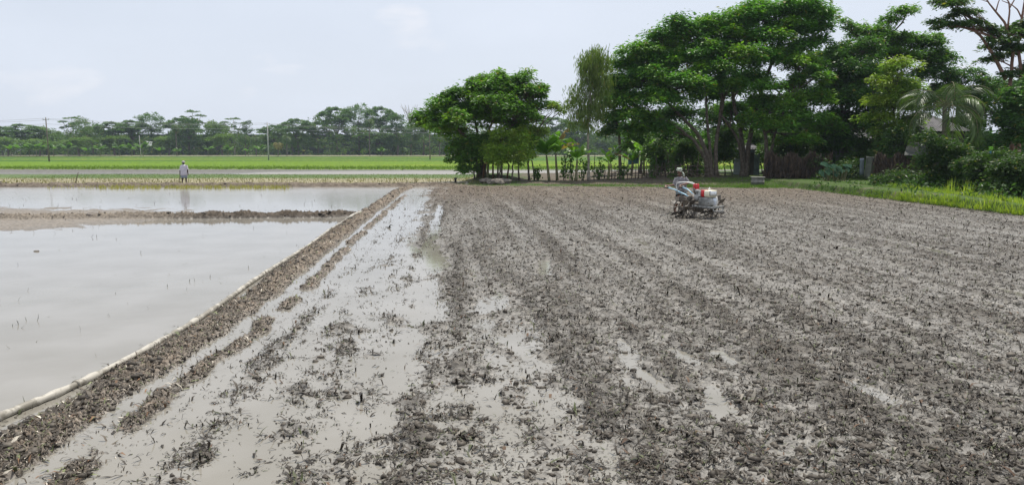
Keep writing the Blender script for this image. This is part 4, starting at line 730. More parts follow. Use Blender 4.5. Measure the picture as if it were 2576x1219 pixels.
FT = [('umbrella', 8, 312, 40, 'flat-topped tree of the far tree line at the left edge of the photo'), ('umbrella', 62, 306, 46, 'wide flat-topped tree of the far tree line, left of the leftmost pole'),
      ('round', 118, 312, 34, 'rounded far tree whose crown touches the leftmost pole'), ('airy', 186, 288, 38, 'airy layered far tree rising alone between the leftmost pole and the short thin pole'),
      ('round', 236, 312, 34, 'low rounded far tree right of the airy layered one'), ('umbrella', 290, 300, 44, 'flat-topped far tree with sky between its tiers, left of the big dome-shaped tree'),
      ('umbrella', 338, 296, 40, 'dark flat-topped tree at the left shoulder of the big dome-shaped tree'), ('dome', 384, 277, 50, 'big dome-shaped far tree, directly above the white patch'),
      ('umbrella', 450, 290, 40, 'broad far tree right of the dome-shaped tree'), ('airy', 490, 270, 34, 'tallest airy tree between the dome-shaped tree and the white pole'),
      ('dark', 478, 290, 46, 'broad dark crown directly under the tallest airy tree'), ('round', 545, 297, 32, 'rounded far tree at the left of the see-through airy crown'),
      ('airy', 590, 290, 36, 'see-through airy tree with sky showing under its crown, left of the white pole'), ('conical', 624, 298, 18, 'narrow dark far tree close to the left of the white pole'),
      ('umbrella', 690, 309, 44, 'low flat far tree directly behind the white pole'), ('umbrella', 752, 292, 40, 'flat spreading far tree, first one right of the white pole'),
      ('umbrella', 800, 302, 38, 'flat far tree in the dip left of the highest crowns'), ('umbrella', 850, 261, 44, 'left one of the three highest far crowns'),
      ('dome', 905, 254, 52, 'middle and highest of the three highest far crowns'), ('umbrella', 962, 260, 38, 'right one of the three highest far crowns'),
      ('dark', 1000, 282, 40, 'dark far tree in front of the bare grey tree'), ('dome', 1065, 285, 48, 'far tree partly hidden by the left edge of the broad near tree'),
      ('round', 560, 330, 36, 'mid-height yellowish tree left of the white pole, below the see-through crown'), ('round', 735, 332, 26, 'small yellow-green tree just right of the white pole'),
      ('umbrella', 960, 328, 60, 'wide low light-green tree of the far line, nearest one left of the broad near tree'),
      ('dark', 1150, 300, 50, 'far dark tree seen under the left boughs of the broad near tree'), ('umbrella', 1400, 288, 40, 'far tree between the broad near tree and the weeping tree'),
      ('dark', 1450, 300, 40, 'dark far tree seen just left of the weeping tree'), ('dark', 1545, 300, 50, 'dark far tree seen between the weeping tree and the largest rain tree'),
      ('round', 1600, 325, 40, 'far tree seen low beneath the left boughs of the largest rain tree'), ('round', 100, 345, 40, 'low tree in front of the line behind the leftmost pole'),
      ('round', 200, 340, 42, 'low bushy tree in front of the line under the airy layered tree'), ('round', 290, 335, 42, 'low bushy tree in front of the line, left of the short thin pole'),
      ('round', 425, 338, 40, 'low bushy tree in front of the line, right of the white patch'), ('dark', 520, 336, 40, 'low dark tree in front of the line behind the man'),
      ('round', 20, 340, 40, 'low bushy tree in front of the line at the left edge')]
for i, (k, px, tp, hw, lb) in enumerate(FT): far_tree(k, {'umbrella': 'umbrella_tree', 'airy': 'airy_tree', 'dome': 'dome_tree', 'round': 'bushy_tree', 'dark': 'dark_tree', 'conical': 'narrow_tree'}[k], lb, px, tp, hw, YF-14*(tp > 320)+ (i % 5)*5, seed=i)
# bare tree
bx = W(1025, 390, YF); T = MB(); r_ = np.random.default_rng(3); root = empty('bare_tree', (bx[0], YF+12, ZF), 0, 'leafless pale grey tree sticking up left of the broad near tree', 'tree')
h = W(1025, 262, YF+12)[2]-ZF; T.tube([[0, 0, 0], [.2, 0, h*.4], [0, 0, h*.62]], [.4, .3, .2], 6)
for k in range(16):
    a = r_.uniform(-1, 1); m_ = np.array([a*2, r_.uniform(-1, 1), h*r_.uniform(.72, .85)]); e = np.array([a*4.6+r_.normal(0, .5), r_.uniform(-2, 2), h*r_.uniform(.9, 1.02)]); T.tube([[0, 0, h*.6], m_, e], [.16, .12, .05], 5, False)
T.build('trunk', M_bark_pale, root)
# the wood that closes the far line: one mass
r_ = np.random.default_rng(44); n = 2600; px = r_.uniform(-150, 2750, n); top = 322+14*np.sin(px*.021)+10*np.sin(px*.05+1)-22*sst(640, 760, px)*sst(1150, 1000, px); 
Yw = YF+r_.uniform(-6, 42, n); py = top+(392-top)*r_.uniform(0, 1, n)**.9; P = np.array([W(a, b, c) for a, b, c in zip(px, py, Yw)]); cl = np.concatenate([P, r_.uniform(1.3, 2.6, (n, 1))], 1)
o = make_crown(None, cl, r_, 62, .85, .55, 'dense', (.035, .085, .022), (.11, .19, .036), name='far_woodland', m=M_fleaf); tag(o, 'continuous dark mass of woodland and undergrowth closing the far side of the rice field', 'woodland', kind='stuff')
np_mesh('wood_shade_sheet', [(-240, YF+45, ZF-.3), (300, YF+45, ZF-.3), (300, YF+47, 10.5), (-240, YF+47, 10.5)], np.array([[0, 1, 2, 3]]), mat('wood_shade', (.02, .03, .02), .9, var=.4, vscale=.5))['kind'] = 'structure'  # upright dark sheet behind the wood, its colour painted as shade between trees
# far banana plants (one mesh, copies) and palms
b0 = banana('', np.array([0, 0, 0.]), 4.4, 9, 700, group='banana plants along the far path', tear=.2, dark=.62, Lf=2.9)
src_b = [c for c in b0.children]
BX = [(52, 4.6), (88, 5.2), (100, 4.4), (135, 4.6), (168, 4.8), (212, 3.4), (252, 4.2), (297, 4.6), (325, 4.4), (360, 5.0), (400, 3.4), (440, 2.9), (524, 3.8), (572, 3.8), (650, 4.0), (28, 4.4), (70, 4.6), (1390, 4), (960, 3.0), (622, 3.0)]
BL = ['left of the leftmost pole, second cluster from the left edge', 'with a broad crown left of the leftmost pole', 'touching the broad-crowned one left of the leftmost pole', 'third cluster left of the leftmost pole', 'fourth along the path before the leftmost pole',
      'small, immediately right of the leftmost pole', 'forked, second right of the leftmost pole', 'tall, third right of the leftmost pole', 'fourth right of the leftmost pole', 'tallest, fifth right of the leftmost pole', 'small, sixth right of the leftmost pole', 'smallest and yellowish, midway to the short thin pole',
      'just left of the short thin pole', 'just right of the short thin pole', 'under the right side of the white patch, by the path', 'nearest to the left edge of the photo', 'between the two leftmost clusters', 'seen through the banana pair by the slender tree', 'at the foot of the wide low light-green tree', 'low, between the short thin pole and the man']
def px_of_P(p): return p
for i, ((px, h), lb) in enumerate(zip(BX, BL)):
    if 19 < px < 660 and i not in (15,): px = px*1.0
    root = b0 if i == 0 else link(b0.copy())
    if i:
        for c in src_b: q = link(c.copy(), root)
    x = W(px, 390, YF-33)[0]; root.location = (x, YF-33+(i % 3), ZF-.05); root.rotation_euler = (0, 0, i*1.3); s = h/4.4*1.15; root.scale = (s*1.15, s*1.15, s); root['label'] = 'far banana plant '+lb; root['category'] = 'banana plant'
for i, (px, tp, lb) in enumerate([(445, 315, 'far coconut palm with pale hanging fronds, right of the dome-shaped tree'), (618, 345, 'far date palm left of the white pole, left one of the two'), (645, 348, 'far date palm left of the white pole, right one of the two'),
        (722, 345, 'far palm with wide fronds right of the white pole'), (700, 362, 'low far palm with yellowed fronds beside the foot of the white pole'), (1106, 345, 'far date palm seen left of the broad near tree'), (1570, 330, 'far palm seen right of the weeping tree'), (930, 300, 'far palm in front of the highest far crowns')]):
    h = W(px, tp, YF-20)[2]-ZF; yl = 'yellowed' in lb
    palm('far_palm', lb, np.array([W(px, 390, YF-20)[0], YF-20, ZF]), h*.95, 13, 4.2 if h > 7 else 3.6, 800+i, group=None, c1=(.20, .17, .06) if yl else (.05, .10, .035), c2=(.30, .26, .10) if yl else (.10, .16, .05), r0=.22, nl=14, lw=.22, droop=.2, m=M_bark, lean=.1)
# low bank and sandy path along the far line
def strip(name, pts, w_, z, m, kind='structure'):
    P = np.array(pts, float); V = []; 
    for i, p in enumerate(P): V += [(p[0], p[1]-w_/2, z), (p[0], p[1]+w_/2, z)]
    F = np.array([(2*i, 2*i+2, 2*i+3, 2*i+1) for i in range(len(P)-1)]); o = np_mesh(name, V, F, m); tag(o, kind=kind); return o
M_path = mat('sandy_path', (.24, .20, .16), .9, col2=(.42, .37, .31), vscale=.3)
strip('path', [(x, YF-41+2*math.sin(x*.05), 0) for x in range(-250, 320, 10)], 9, .78, M_path)
# utility poles
M_conc = mat('pole_concrete', (.42, .41, .38), .8, var=.2, vscale=3); M_pwood = mat('weathered_pole', (.16, .14, .11), .85, var=.3, vscale=4); M_steel = mat('galvanised', (.35, .35, .35), .4, .8)
def pole(px, foot, topx, topy, label, r0, m, arm=True):
    b = G(px, foot, .1); Y = b[1]; t = W(topx, topy, Y); root = empty('utility_pole', b, 0, label, 'pole', 'poles of the power line over the rice field'); rel = t-b
    T = MB(); T.tube([[0, 0, -.3], rel*.5, rel], [r0, r0*.82, r0*.62], 10); T.build('shaft', m, root)
    if arm:
        A = MB(); A.box(rel-[0, 0, .35], (1.3, .08, .1), bev=.01); A.build('crossarm', M_steel, root)
        for dx in (-.58, .58, 0): I = MB(); I.lathe(rel+[dx, 0, -.3 if dx else .0], (0, 0, 1), [(0, .03), (.06, .07), (.12, .05), (.18, .07), (.24, .03)], 8); I.build('insulator', M_conc, root)
    return t
POLES = [pole(124, 407, 115, 297, 'dark weathered pole at the far left of the rice field, leaning left', .16, M_pwood), pole(355, 396, 350, 341, 'short thin bare pole left of the white patch', .14, M_conc, False), pole(676, 403, 672, 309, 'pale white pole in the middle of the rice field, right of the man', .20, M_conc),
         pole(1082, 402, 1080, 322, 'dark pole at the left edge of the broad near tree', .16, M_pwood), pole(1465, 392, 1464, 325, 'pale pole seen between the weeping tree and the banana plants', .15, M_conc)]
def wire(pts, label):
    T = MB(); 
    q = []
    for a, b in zip(pts[:-1], pts[1:]):
        for i in range(12):
            t = i/12; p = a*(1-t)+b*t; p = p.copy(); p[2] -= 4*t*(1-t)*np.linalg.norm(b-a)*.012; q.append(p)
    q.append(pts[-1]); T.tube(q, .022, 4); o = T.build('power_line', M_wire); tag(o, label, 'power line', 'power lines over the rice field')
M_wire = mat('wire', (.30, .30, .31), .5)
off = W(-260, 300, 175); end = W(1800, 330, 215)
for dx, dz, lb in ((-.58, -.05, 'upper thin wire strung from pole to pole across the rice field'), (.58, -.35, 'middle thin wire strung from pole to pole across the rice field'), (0, -1.2, 'lowest thin wire strung from pole to pole across the rice field')):
    wire([off+[dx, 0, dz]]+[POLES[i]+np.array([dx, 0, dz]) for i in (0, 2, 3, 4)]+[end+[dx, 0, dz]], lb)
# ================================================================ OBJECTS
def gz(x, y): z, _, _ = ground(np.array([float(x)]), np.array([float(y)])); return float(z[0])
# ---- irrigation hose
def hose_mat():
    m = bpy.data.materials.new('muddy_white_hose'); m.use_nodes = True; nt = m.node_tree; L = nt.links.new; p = nt.nodes['Principled BSDF']; g = N(nt, 'ShaderNodeNewGeometry')
    n = N(nt, 'ShaderNodeTexNoise'); n.inputs['Scale'].default_value = 5; n.inputs['Detail'].default_value = 6; n.inputs['Roughness'].default_value = .65; L(g.outputs['Position'], n.inputs['Vector'])
    r = N(nt, 'ShaderNodeMapRange'); r.inputs[1].default_value = .46; r.inputs[2].default_value = .54; L(n.outputs['Fac'], r.inputs[0])
    x = N(nt, 'ShaderNodeMix', data_type='RGBA'); L(r.outputs[0], x.inputs['Factor']); x.inputs['A'].default_value = (.22, .20, .16, 1); x.inputs['B'].default_value = (.42, .39, .33, 1); L(x.outputs['Result'], p.inputs['Base Color']); p.inputs['Roughness'].default_value = .5; return m
M_hose = hose_mat()
def spline(P, k=6):
    P = np.array(P, float); t = np.arange(len(P)); tt = np.linspace(0, len(P)-1, (len(P)-1)*k+1); Q = np.stack([np.interp(tt, t, P[:, j]) for j in range(3)], -1)
    for _ in range(4): Q[1:-1] = (Q[:-2]+2*Q[1:-1]+Q[2:])/4
    return Q
Q = spline(HOSE, 8); T = MB(); T.tube(Q, .037*(1+.12*np.sin(np.arange(len(Q))*.9))+.003*rng.normal(0, 1, len(Q)), 12); root = empty('irrigation_hose', Q[0], 0, 'long mud-stained white hose lying in the water along the earth bund', 'hose'); T.v = [v-Q[0] for v in T.v]; T.build('tube', M_hose, root)
for i in (20, 52, 88): K = MB(); K.tube([Q[i]-Q[0]-(Q[i+1]-Q[i])*.2, Q[i]-Q[0]+(Q[i+1]-Q[i])*.2], .044, 12); K.build('joint', M_hose, root)
Q = spline([G(874, 551, .06), G(884, 543, .16), G(896, 537, .12), G(908, 533.5, .08), G(920, 529, .10), G(927, 526, .14)], 5); T = MB(); T.tube(Q, .05, 10); o = T.build('hose_end', M_hose); tag(o, 'short white hose end crossing the low bund into the second flooded field', 'hose')
# ---- concrete well ring
M_con = mat('weathered_concrete', (.13, .125, .11), .9, col2=(.22, .215, .19), vscale=5, bump=.5); M_dark = mat('dark_gap', (.03, .03, .03), .9)
b = gb(1907, 48.6); root = empty('well_ring', b, 0, 'round weathered concrete well ring with a lid at the edge of the field', 'well'); T = MB(); T.lathe((0, 0, -.1), (0, 0, 1), [(0, .40), (.34, .40), (.35, .42), (.37, .42), (.38, .40), (.62, .395), (.62, .33)], 28); T.build('ring', M_con, root); T = MB(); T.lathe((0, 0, .523), (0, 0, 1), [(0, .44), (.05, .45), (.075, .42), (.085, .1)], 28); T.build('lid', M_con, root)
# ---- huts
def corr(name, p0, du_, dv, nu, amp, m, parent, axis_n):
    """corrugated sheet: p0 corner, du_ along the waves' repeat direction, dv along the ribs"""
    k = nu*6; V = []; p0, du_, dv, an = map(lambda a: np.array(a, float), (p0, du_, dv, axis_n))
    for i in range(k+1):
        o_ = an*amp*math.sin(i/6*2*math.pi); V += [p0+du_*i/k+o_, p0+du_*i/k+dv+o_]
    F = np.array([(2*i, 2*i+2, 2*i+3, 2*i+1) for i in range(k)]); return np_mesh(name, V, F, m, True, None, parent)
M_tin = mat('old_tin_roof', (.03, .03, .036), .75, .0, col2=(.10, .095, .105), vscale=1.6, lo=.4, hi=.6); M_tinw = mat('blue_grey_tin_wall', (.08, .10, .12), .6, .1, col2=(.15, .18, .20), vscale=2.5); M_tind = mat('dark_board', (.035, .03, .028), .85, col2=(.08, .07, .06), vscale=3)
def hut(label, px0, px1, ytop, yridge, Y, depth, wallm, roofm, ridge=(.35, .65), over=.35, name='hut'):
    a = W(px0, ytop, Y); c = W(px1, ytop, Y); zg = gz((a[0]+c[0])/2, Y)-.1; w_ = c[0]-a[0]; root = empty(name, ((a[0]+c[0])/2, Y+depth/2, zg), 0, label, 'hut'); h = a[2]-zg; hr = W(px0, yridge, Y+depth/2)[2]-zg; hw = w_/2
    corr('wall', (-hw, -depth/2, 0), (w_, 0, 0), (0, 0, h), int(w_/.14), .012, wallm, root, (0, 1, 0)); T = MB(); T.box((0, depth/2, h/2), (w_, .05, h)); T.box((-hw, 0, h/2), (.05, depth-.06, h)); T.box((hw, 0, h/2), (.05, depth-.06, h)); T.build('wall', wallm, root, False)
    D_ = MB(); D_.box((-hw*.2, -depth/2-.03, .95), (.8, .04, 1.8)); D_.build('door', M_tind, root, False)
    r0, r1 = -hw+w_*ridge[0], -hw+w_*ridge[1]; e = over
    F_ = MB(); n = max(8, int(w_/.18))
    V = [(-hw-e, -depth/2-e, h-.1), (hw+e, -depth/2-e, h-.1), (hw+e, depth/2+e, h-.1), (-hw-e, depth/2+e, h-.1), (r0, 0, hr), (r1, 0, hr)]
    # hipped roof, the slopes ribbed
    def slope(p, q, r2, s_, k):
        p, q, r2, s_ = map(np.array, (p, q, r2, s_)); nn = np.cross(q-p, s_-p); nn = nn/np.linalg.norm(nn); VV = []; 
        for i in range(k*4+1):
            t = i/(k*4); o_ = nn*.018*math.sin(i*math.pi/2); VV += [p+(q-p)*t+o_, s_+(r2-s_)*t+o_]
        F_.add(VV, [(2*i, 2*i+2, 2*i+3, 2*i+1) for i in range(k*4)])
    slope(V[0], V[1], V[5], V[4], n); slope(V[2], V[3], V[4], V[5], n); slope(V[1], V[2], V[5], V[5], n//2+2); slope(V[3], V[0], V[4], V[4], n//2+2)
    F_.build('roof', roofm, root, True); Rr = MB(); Rr.tube([np.array(V[4])+[0, 0, .03], np.array(V[5])+[0, 0, .03]], .06, 6); Rr.build('ridge_cap', roofm, root); return root
hut('hut with a hipped grey corrugated roof behind the coconut palm trunk', 2286, 2428, 326, 286, 52, 4.5, M_tind, M_tin, (.34, .62))
hut('small blue-grey corrugated shed behind the rain tree trunks and the concrete ring', 1866, 1912, 372, 364, 60, 2.0, M_tinw, M_tin, (.2, .8), .2, 'shed')
M_pale = mat('pale_tin', (.07, .07, .075), .8, .0, col2=(.19, .19, .20), vscale=1.2)
hut('pale tin house glimpsed through the dark leaves left of the hipped roof', 2120, 2225, 352, 318, 63, 5, M_pale, M_tin, (.2, .8), .4, 'house')
# ---- tarpaulin, hanging cloth, board, blue-green screen
def sheet(name, label, cat, corners, m, amp=.05, n=14, seed=0, thick=True, holes=0):
    r_ = np.random.default_rng(seed); c = np.array(corners, float); t = np.linspace(0, 1, n+1); V = []; nn = np.cross(c[1]-c[0], c[3]-c[0]); nn /= np.linalg.norm(nn)
    for i in t:
        for j in t: p = (c[0]*(1-j)+c[1]*j)*(1-i)+(c[3]*(1-j)+c[2]*j)*i; V.append(p+nn*amp*(math.sin(j*9+seed+i*2)+.6*math.sin(i*5+j*13+seed))+r_.normal(0, amp*.08, 3))
    F = np.array([(a*(n+1)+b, a*(n+1)+b+1, (a+1)*(n+1)+b+1, (a+1)*(n+1)+b) for a in range(n) for b in range(n) if r_.uniform() >= holes]); o = np_mesh(name, V, F, m, True)
    if thick: s_ = o.modifiers.new('thickness', 'SOLIDIFY'); s_.thickness = .012
    tag(o, label, cat); return o
sheet('tarpaulin', 'tattered dark grey tarpaulin sloping below the tin roof', 'tarpaulin', [W(2282, 362, 48.5), W(2320, 356, 48.5), W(2342, 394, 46.8), W(2274, 392, 46.8)], mat('grey_tarpaulin', (.025, .03, .025), .8, col2=(.06, .065, .055), vscale=3), .05, seed=2)
sheet('hanging_cloth', 'grey-green cloth hanging beside the taro leaves', 'cloth', [W(2178, 393, 48), W(2198, 395, 48), W(2195, 447, 48), W(2174, 445, 48)], mat('faded_cloth', (.09, .10, .08), .8, col2=(.15, .16, .13), vscale=4), .05, seed=4)
sheet('tin_board', 'narrow blue-grey board standing left of the hanging cloth', 'board', [W(2163, 398, 48.2), W(2174, 398, 48.2), W(2173, 441, 48.2), W(2162, 441, 48.2)], M_tinw, .01, 6, seed=5)
sheet('cloth_screen', 'blue-green cloth screen tied between poles behind the stick fence', 'screen', [W(1581, 388, 61), W(1606, 390, 61), W(1607, 411, 61), W(1580, 415, 61)], mat('blue_green_cloth', (.07, .20, .24), .7, col2=(.13, .30, .34), vscale=3), .06, seed=6)
sheet('white_sheet', 'bright white patch showing through the far trees below the dome-shaped crown', 'sheet', [W(364, 354, 298), W(384, 357, 298), W(383, 368, 298), W(366, 366, 298)], mat('white_plastic', (.85, .85, .85), .5, transl=.6, tint=(1.1, 1.1, 1.1)), .2, 9, seed=7, holes=.25)
for lb, c, px0, px1, y0, y1, Y in (('small bright green cloth at the right between hedge and dark tree', (.22, .55, .04), 2487, 2498, 368, 377, 47), ('small bright blue cloth just below the bright green cloth', (.04, .25, .60), 2489, 2494, 378, 386, 47)):
    sheet('cloth', lb, 'cloth', [W(px0, y0, Y), W(px1, y0, Y), W(px1, y1, Y), W(px0, y1, Y)], mat('cloth', c, .7), .02, 5, seed=8)
# ---- stick fence
M_stick = mat('fence_stick', (.07, .055, .04), .9, col2=(.16, .13, .10), vscale=6)
b = gb(1600, 54.5); root = empty('stick_fence', b, 0, 'crooked fence of thin dark sticks and branches between the weeping tree and the rain trees', 'fence'); r_ = np.random.default_rng(9)
xs_ = list(np.arange(1492, 1760, 9.5)); prev = None
for i, px in enumerate(xs_):
    px += r_.uniform(-3, 3); a = gb(px, 54.5+r_.uniform(-.1, .1))-b; h = r_.uniform(1.0, 1.35) if i % 4 else r_.uniform(1.5, 2.0); t = a+[r_.normal(0, .07), r_.normal(0, .05), h]; T = MB(); T.tube([a, (a+t)/2+[r_.normal(0, .03), 0, 0], t], [.035, .03, .022], 6); T.build('post', M_stick, root)
for h in (.35, .62, .88):
    for px in np.arange(1488, 1745, 40):
        p = [gb(px+k*15, 54.44)-b+[0, r_.normal(0, .03), h+r_.normal(0, .08)] for k in range(5)]; T = MB(); T.tube(p, [.028, .026, .024, .02, .014], 5); T.build('rail', M_stick, root)
# ---- brown screens of dry leaves
M_dry = mat('dry_leaf', (1, 1, 1), .9, attr='col')
def leaf_screen(label, px0, px1, Y, h, n, seed):
    r_ = np.random.default_rng(seed); a = gb(px0, Y); c = gb(px1, Y); root = empty('leaf_screen', a, 0, label, 'screen'); T = MB(); w_ = c-a
    for t in np.linspace(0, 1, 7): q = w_*t; T.tube([q, q+[r_.normal(0, .05), 0, h*1.15]], [.04, .03], 6)
    T.build('posts', M_stick, root); t = r_.uniform(0, 1, n); P = w_[None]*t[:, None]+np.stack([r_.normal(0, .05, n), r_.normal(-.05, .09, n), r_.uniform(.1, 1, n)*h*(1+.15*np.sin(t*20))], -1); A = np.stack([r_.normal(0, .25, n), r_.normal(0, .15, n), -np.ones(n)], -1); Nn = np.stack([r_.normal(0, .6, n), -np.ones(n), r_.normal(0, .3, n)], -1)
    tt = r_.uniform(0, 1, n)[:, None]; leaf_quads('dry_leaves', P, A, Nn, r_.uniform(.3, .7, n), r_.uniform(.05, .13, n), np.array([.022, .015, .011])*(1-tt)+np.array([.095, .066, .045])*tt, M_dry, root)
leaf_screen('brown screen of dry hanging leaves between the concrete ring and the taro leaves', 1922, 2090, 52, 1.55, 2200, 1)
leaf_screen('brown screen of dry sticks and leaves under the tarpaulin, right of the hanging cloth', 2200, 2345, 47.6, 1.5, 1800, 2)
# ---- saplings and climbers by the fence
for i, (px, h, lb) in enumerate([(1352, 1.1, 'low leafy sapling right of the slender tree'), (1420, 2.1, 'climbing plant with hanging leaves between the two banana groups'), (1436, 1.7, 'leafy sapling just left of the pale-leaved banana plant'), (1465, 1.5, 'leafy vine at the foot of the weeping tree'), (1508, 1.3, 'leafy vine right of the weeping tree trunk'), (1560, 1.2, 'low climbing plant on the stick fence'), (1640, 1.6, 'leafy climber over the middle of the stick fence'), (1690, 1.9, 'dark climber at the end of the stick fence, behind the driver')]):
    r_ = np.random.default_rng(300+i); b = gb(px, 53.8+.1*i % .5); root = empty('leafy_sapling', b, 0, lb, 'sapling'); T = MB(); P = []
    for k in range(5):
        e = np.array([r_.normal(0, .25), r_.normal(0, .2), h*r_.uniform(.7, 1)]); q = curve3([r_.normal(0, .1), 0, 0], e, .05, 6, r_); T.tube(q, np.linspace(.02, .008, 6), 4, False); P += [q[r_.integers(1, 6)]+r_.normal(0, .12, 3) for _ in range(26)]
    T.build('stems', M_stick, root); P = np.array(P); P[:, 2] = np.abs(P[:, 2]); n = len(P); A = r_.normal(0, .6, (n, 3)); A[:, 2] -= .7; Nn = r_.normal(0, .7, (n, 3)); Nn[:, 2] += .7; t = r_.uniform(0, 1, n)[:, None]; Ln = r_.uniform(.12, .24, n); leaf_quads('leaves', P, A, Nn, Ln, Ln*.7, np.array([.03, .075, .012])*(1-t)+np.array([.07, .15, .02])*t, M_leaf, root)
# bamboo-like stems under the bushy tree
for i, (px, h) in enumerate([(1240, 2.2), (1252, 2.0), (1262, 2.4), (1275, 2.0), (1306, 1.7), (1345, 1.5), (1215, 1.9)]):
    b = gb(px, 54.0); T = MB(); r_ = np.random.default_rng(i); T.tube([[0, 0, 0], [r_.normal(0, .08), 0, h*.5], [r_.normal(0, .15), 0, h]], [.075, .06, .04], 7); o = T.build('cut_trunk', M_bark if i % 3 else mat('brown_stem', (.13, .07, .04), .85, var=.3, vscale=5)); o.location = b
    tag(o, 'thin trunk under the round bushy tree, '+['first from its left side', 'second from its left side', 'third from its left side', 'fourth from its left side', 'just right of its main trunk', 'standing alone right of it', 'close against the trunk of the broad tree'][i], 'trunk', 'thin trunks on the mound')
# ---- stone, stick, small pipe and pump stub
def rock(name, label, cat, c, s_, m, seed):
    import bmesh
    bm = bmesh.new(); bmesh.ops.create_icosphere(bm, subdivisions=3, radius=1); r_ = random.Random(seed); off = [r_.uniform(0, 9) for _ in range(3)]
    from mathutils import noise
    for v in bm.verts: v.co *= 1+.28*noise.noise(v.co*1.3+Vector(off))+.1*noise.noise(v.co*4+Vector(off)); v.co = Vector((v.co.x*s_[0], v.co.y*s_[1], v.co.z*s_[2]))
    me = bpy.data.meshes.new(name); bm.to_mesh(me); bm.free(); me.materials.append(m); o = bpy.data.objects.new(name, me); o.location = c; link(o); tag(o, label, cat); return o
p = G(1174, 465, .1); rock('stone', 'pale rounded stone at the left foot of the mound', 'stone', p, (.16, .13, .13), M_con, 1)
M_mudb = mat('mud_lump', (.10, .085, .068), .8, col2=(.22, .19, .16), vscale=6, bump=.6)
for i, (px, py, s_, lb) in enumerate([(1225, 456, .38, 'left grey lump of heaped mud at the front of the mound'), (1248, 458, .42, 'middle grey lump of heaped mud at the front of the mound'), (1270, 457, .36, 'right grey lump of heaped mud at the front of the mound'), (235*1.0, 541, .16, 'dark clod on the cross bund near the left'), (58, 632*1.0-240*0, .045, 'small clod alone in the near flooded field')]):
    z0 = .25 if i < 3 else (.12 if i == 3 else 0); p = G(px if i != 4 else 92, py, z0); rock('mud_lump', lb, 'mud lump', p, (s_*1.4, s_, s_*.62), M_mudb, 10+i)
p = G(190, 460, .12); T = MB(); T.tube([[0, 0, 0], [.12, 0, .35], [.24, 0, .72]], [.035, .03, .025], 6); o = T.build('stick', M_stick); o.location = p; tag(o, 'short dark stick leaning out of the far bank, left of the man', 'stick')
b = np.array([G(1153, 456, .15)[0], 51.5, .1]); root = empty('pipe_outlet', b, 0, 'low white pipe with a black stub beside the mound', 'pipe'); T = MB(); T.tube([[-2.3, .3, .04], [-1, .1, .07], [0, 0, .10], [.8, .1, .08]], .05, 8); T.build('pipe', M_hose, root); T = MB(); T.lathe((.0, 0, .1), (0, 0, 1), [(0, .07), (.18, .07), (.2, .1), (.28, .1), (.3, .05)], 10); T.build('stub', M_dark, root)
# ================================================================ POWER TILLER
MX = W(2753/1.565205, 480, 26.0)[0]; MY = 26.0
M_mud = mat('mud_caked_steel', (.045, .036, .028), .6, col2=(.17, .145, .115), vscale=9, bump=.5); M_grey = mat('dirty_grey_paint', (.20, .20, .19), .5, col2=(.40, .40, .38), vscale=7, bump=.15); M_cream = mat('cream_paint', (.78, .74, .56), .35, col2=(.66, .61, .46), vscale=5, lo=.5, hi=.8); M_red = mat('red_paint', (.62, .015, .02), .4, col2=(.38, .03, .03), vscale=6); M_white = mat('white_paint', (.75, .75, .72), .4, col2=(.5, .48, .43), vscale=6, lo=.5, hi=.75)
M_blue = mat('light_blue_paint', (.35, .62, .78), .35, col2=(.6, .66, .68), vscale=5, lo=.5, hi=.7); M_black = mat('black_rubber', (.02, .02, .02), .5); M_lens = mat('lamp_glass', (.75, .77, .78), .08, .3, var=.1, vscale=30); M_plate = mat('label_plate', (.62, .66, .72), .3, .2, var=.15, vscale=12)
tl = empty('power_tiller', (MX, MY, 0), math.atan2(-.91, .42), 'muddy two-wheeled power tiller with a cream hood, red box and cage wheels', 'power tiller')
def wheel(y, nm):
    wr = MB()
    for dy in (-.20, .0, .20):
        P = [[.29*math.cos(a), y+dy, .32+.29*math.sin(a)] for a in np.linspace(0, 2*math.pi, 25)]; wr.tube(P, .016, 6, False)
    for a in np.arange(4)*math.pi/2+.3:
        wr.tube([[.05*math.cos(a), y, .32+.05*math.sin(a)], [.29*math.cos(a), y+.2, .32+.29*math.sin(a)]], .014, 6); wr.tube([[.05*math.cos(a+.4), y, .32+.05*math.sin(a+.4)], [.29*math.cos(a+.4), y-.2, .32+.29*math.sin(a+.4)]], .014, 6)
    wr.lathe((0, y-.1, .32), (0, 1, 0), [(0, .05), (.02, .09), (.05, .06), (.15, .06), (.18, .09), (.2, .05)], 14); w_ = wr.build('cage_wheel', M_mud, tl)
    for k in range(11):
        a = k*2*math.pi/11; c, s_ = math.cos(a), math.sin(a)
        for side in (-1, 1):
            Pd = MB(); Mx = np.array([[c, 0, -s_], [0, 1, 0], [s_, 0, c]]); V = []
            for (r0_, yy_, tw) in ((.25, .03, 0), (.43, .04, .07), (.44, .26, .12), (.27, .26, .05)): V.append([r0_, yy_*side, tw])
            V = np.array(V); V2 = V+np.array([0, 0, .014]); VV = np.concatenate([V, V2])@Mx.T+np.array([0, y, .32]); Pd.add(VV, [(0, 1, 2, 3), (7, 6, 5, 4), (0, 4, 5, 1), (1, 5, 6, 2), (2, 6, 7, 3), (3, 7, 4, 0)]); Pd.build('paddle', M_mud, w_, False)
wheel(-.62, 'r'); wheel(.62, 'l')
T = MB(); T.tube([[0, -.5, .32], [0, .5, .32]], .035, 10); T.box((-.05, 0, .36), (.34, .26, .34), bev=.05); T.box((-.28, 0, .5), (.3, .22, .28), bev=.05); T.tube([[-.1, 0, .5], [-.38, 0, .75]], .07, 10); T.build('transmission', M_mud, tl)
T = MB(); [T.box((.35, s_*.15, .40), (1.0, .05, .07), bev=.01) for s_ in (-1, 1)]; T.box((.83, 0, .40), (.05, .36, .07), bev=.01); T.build('chassis', M_grey, tl)
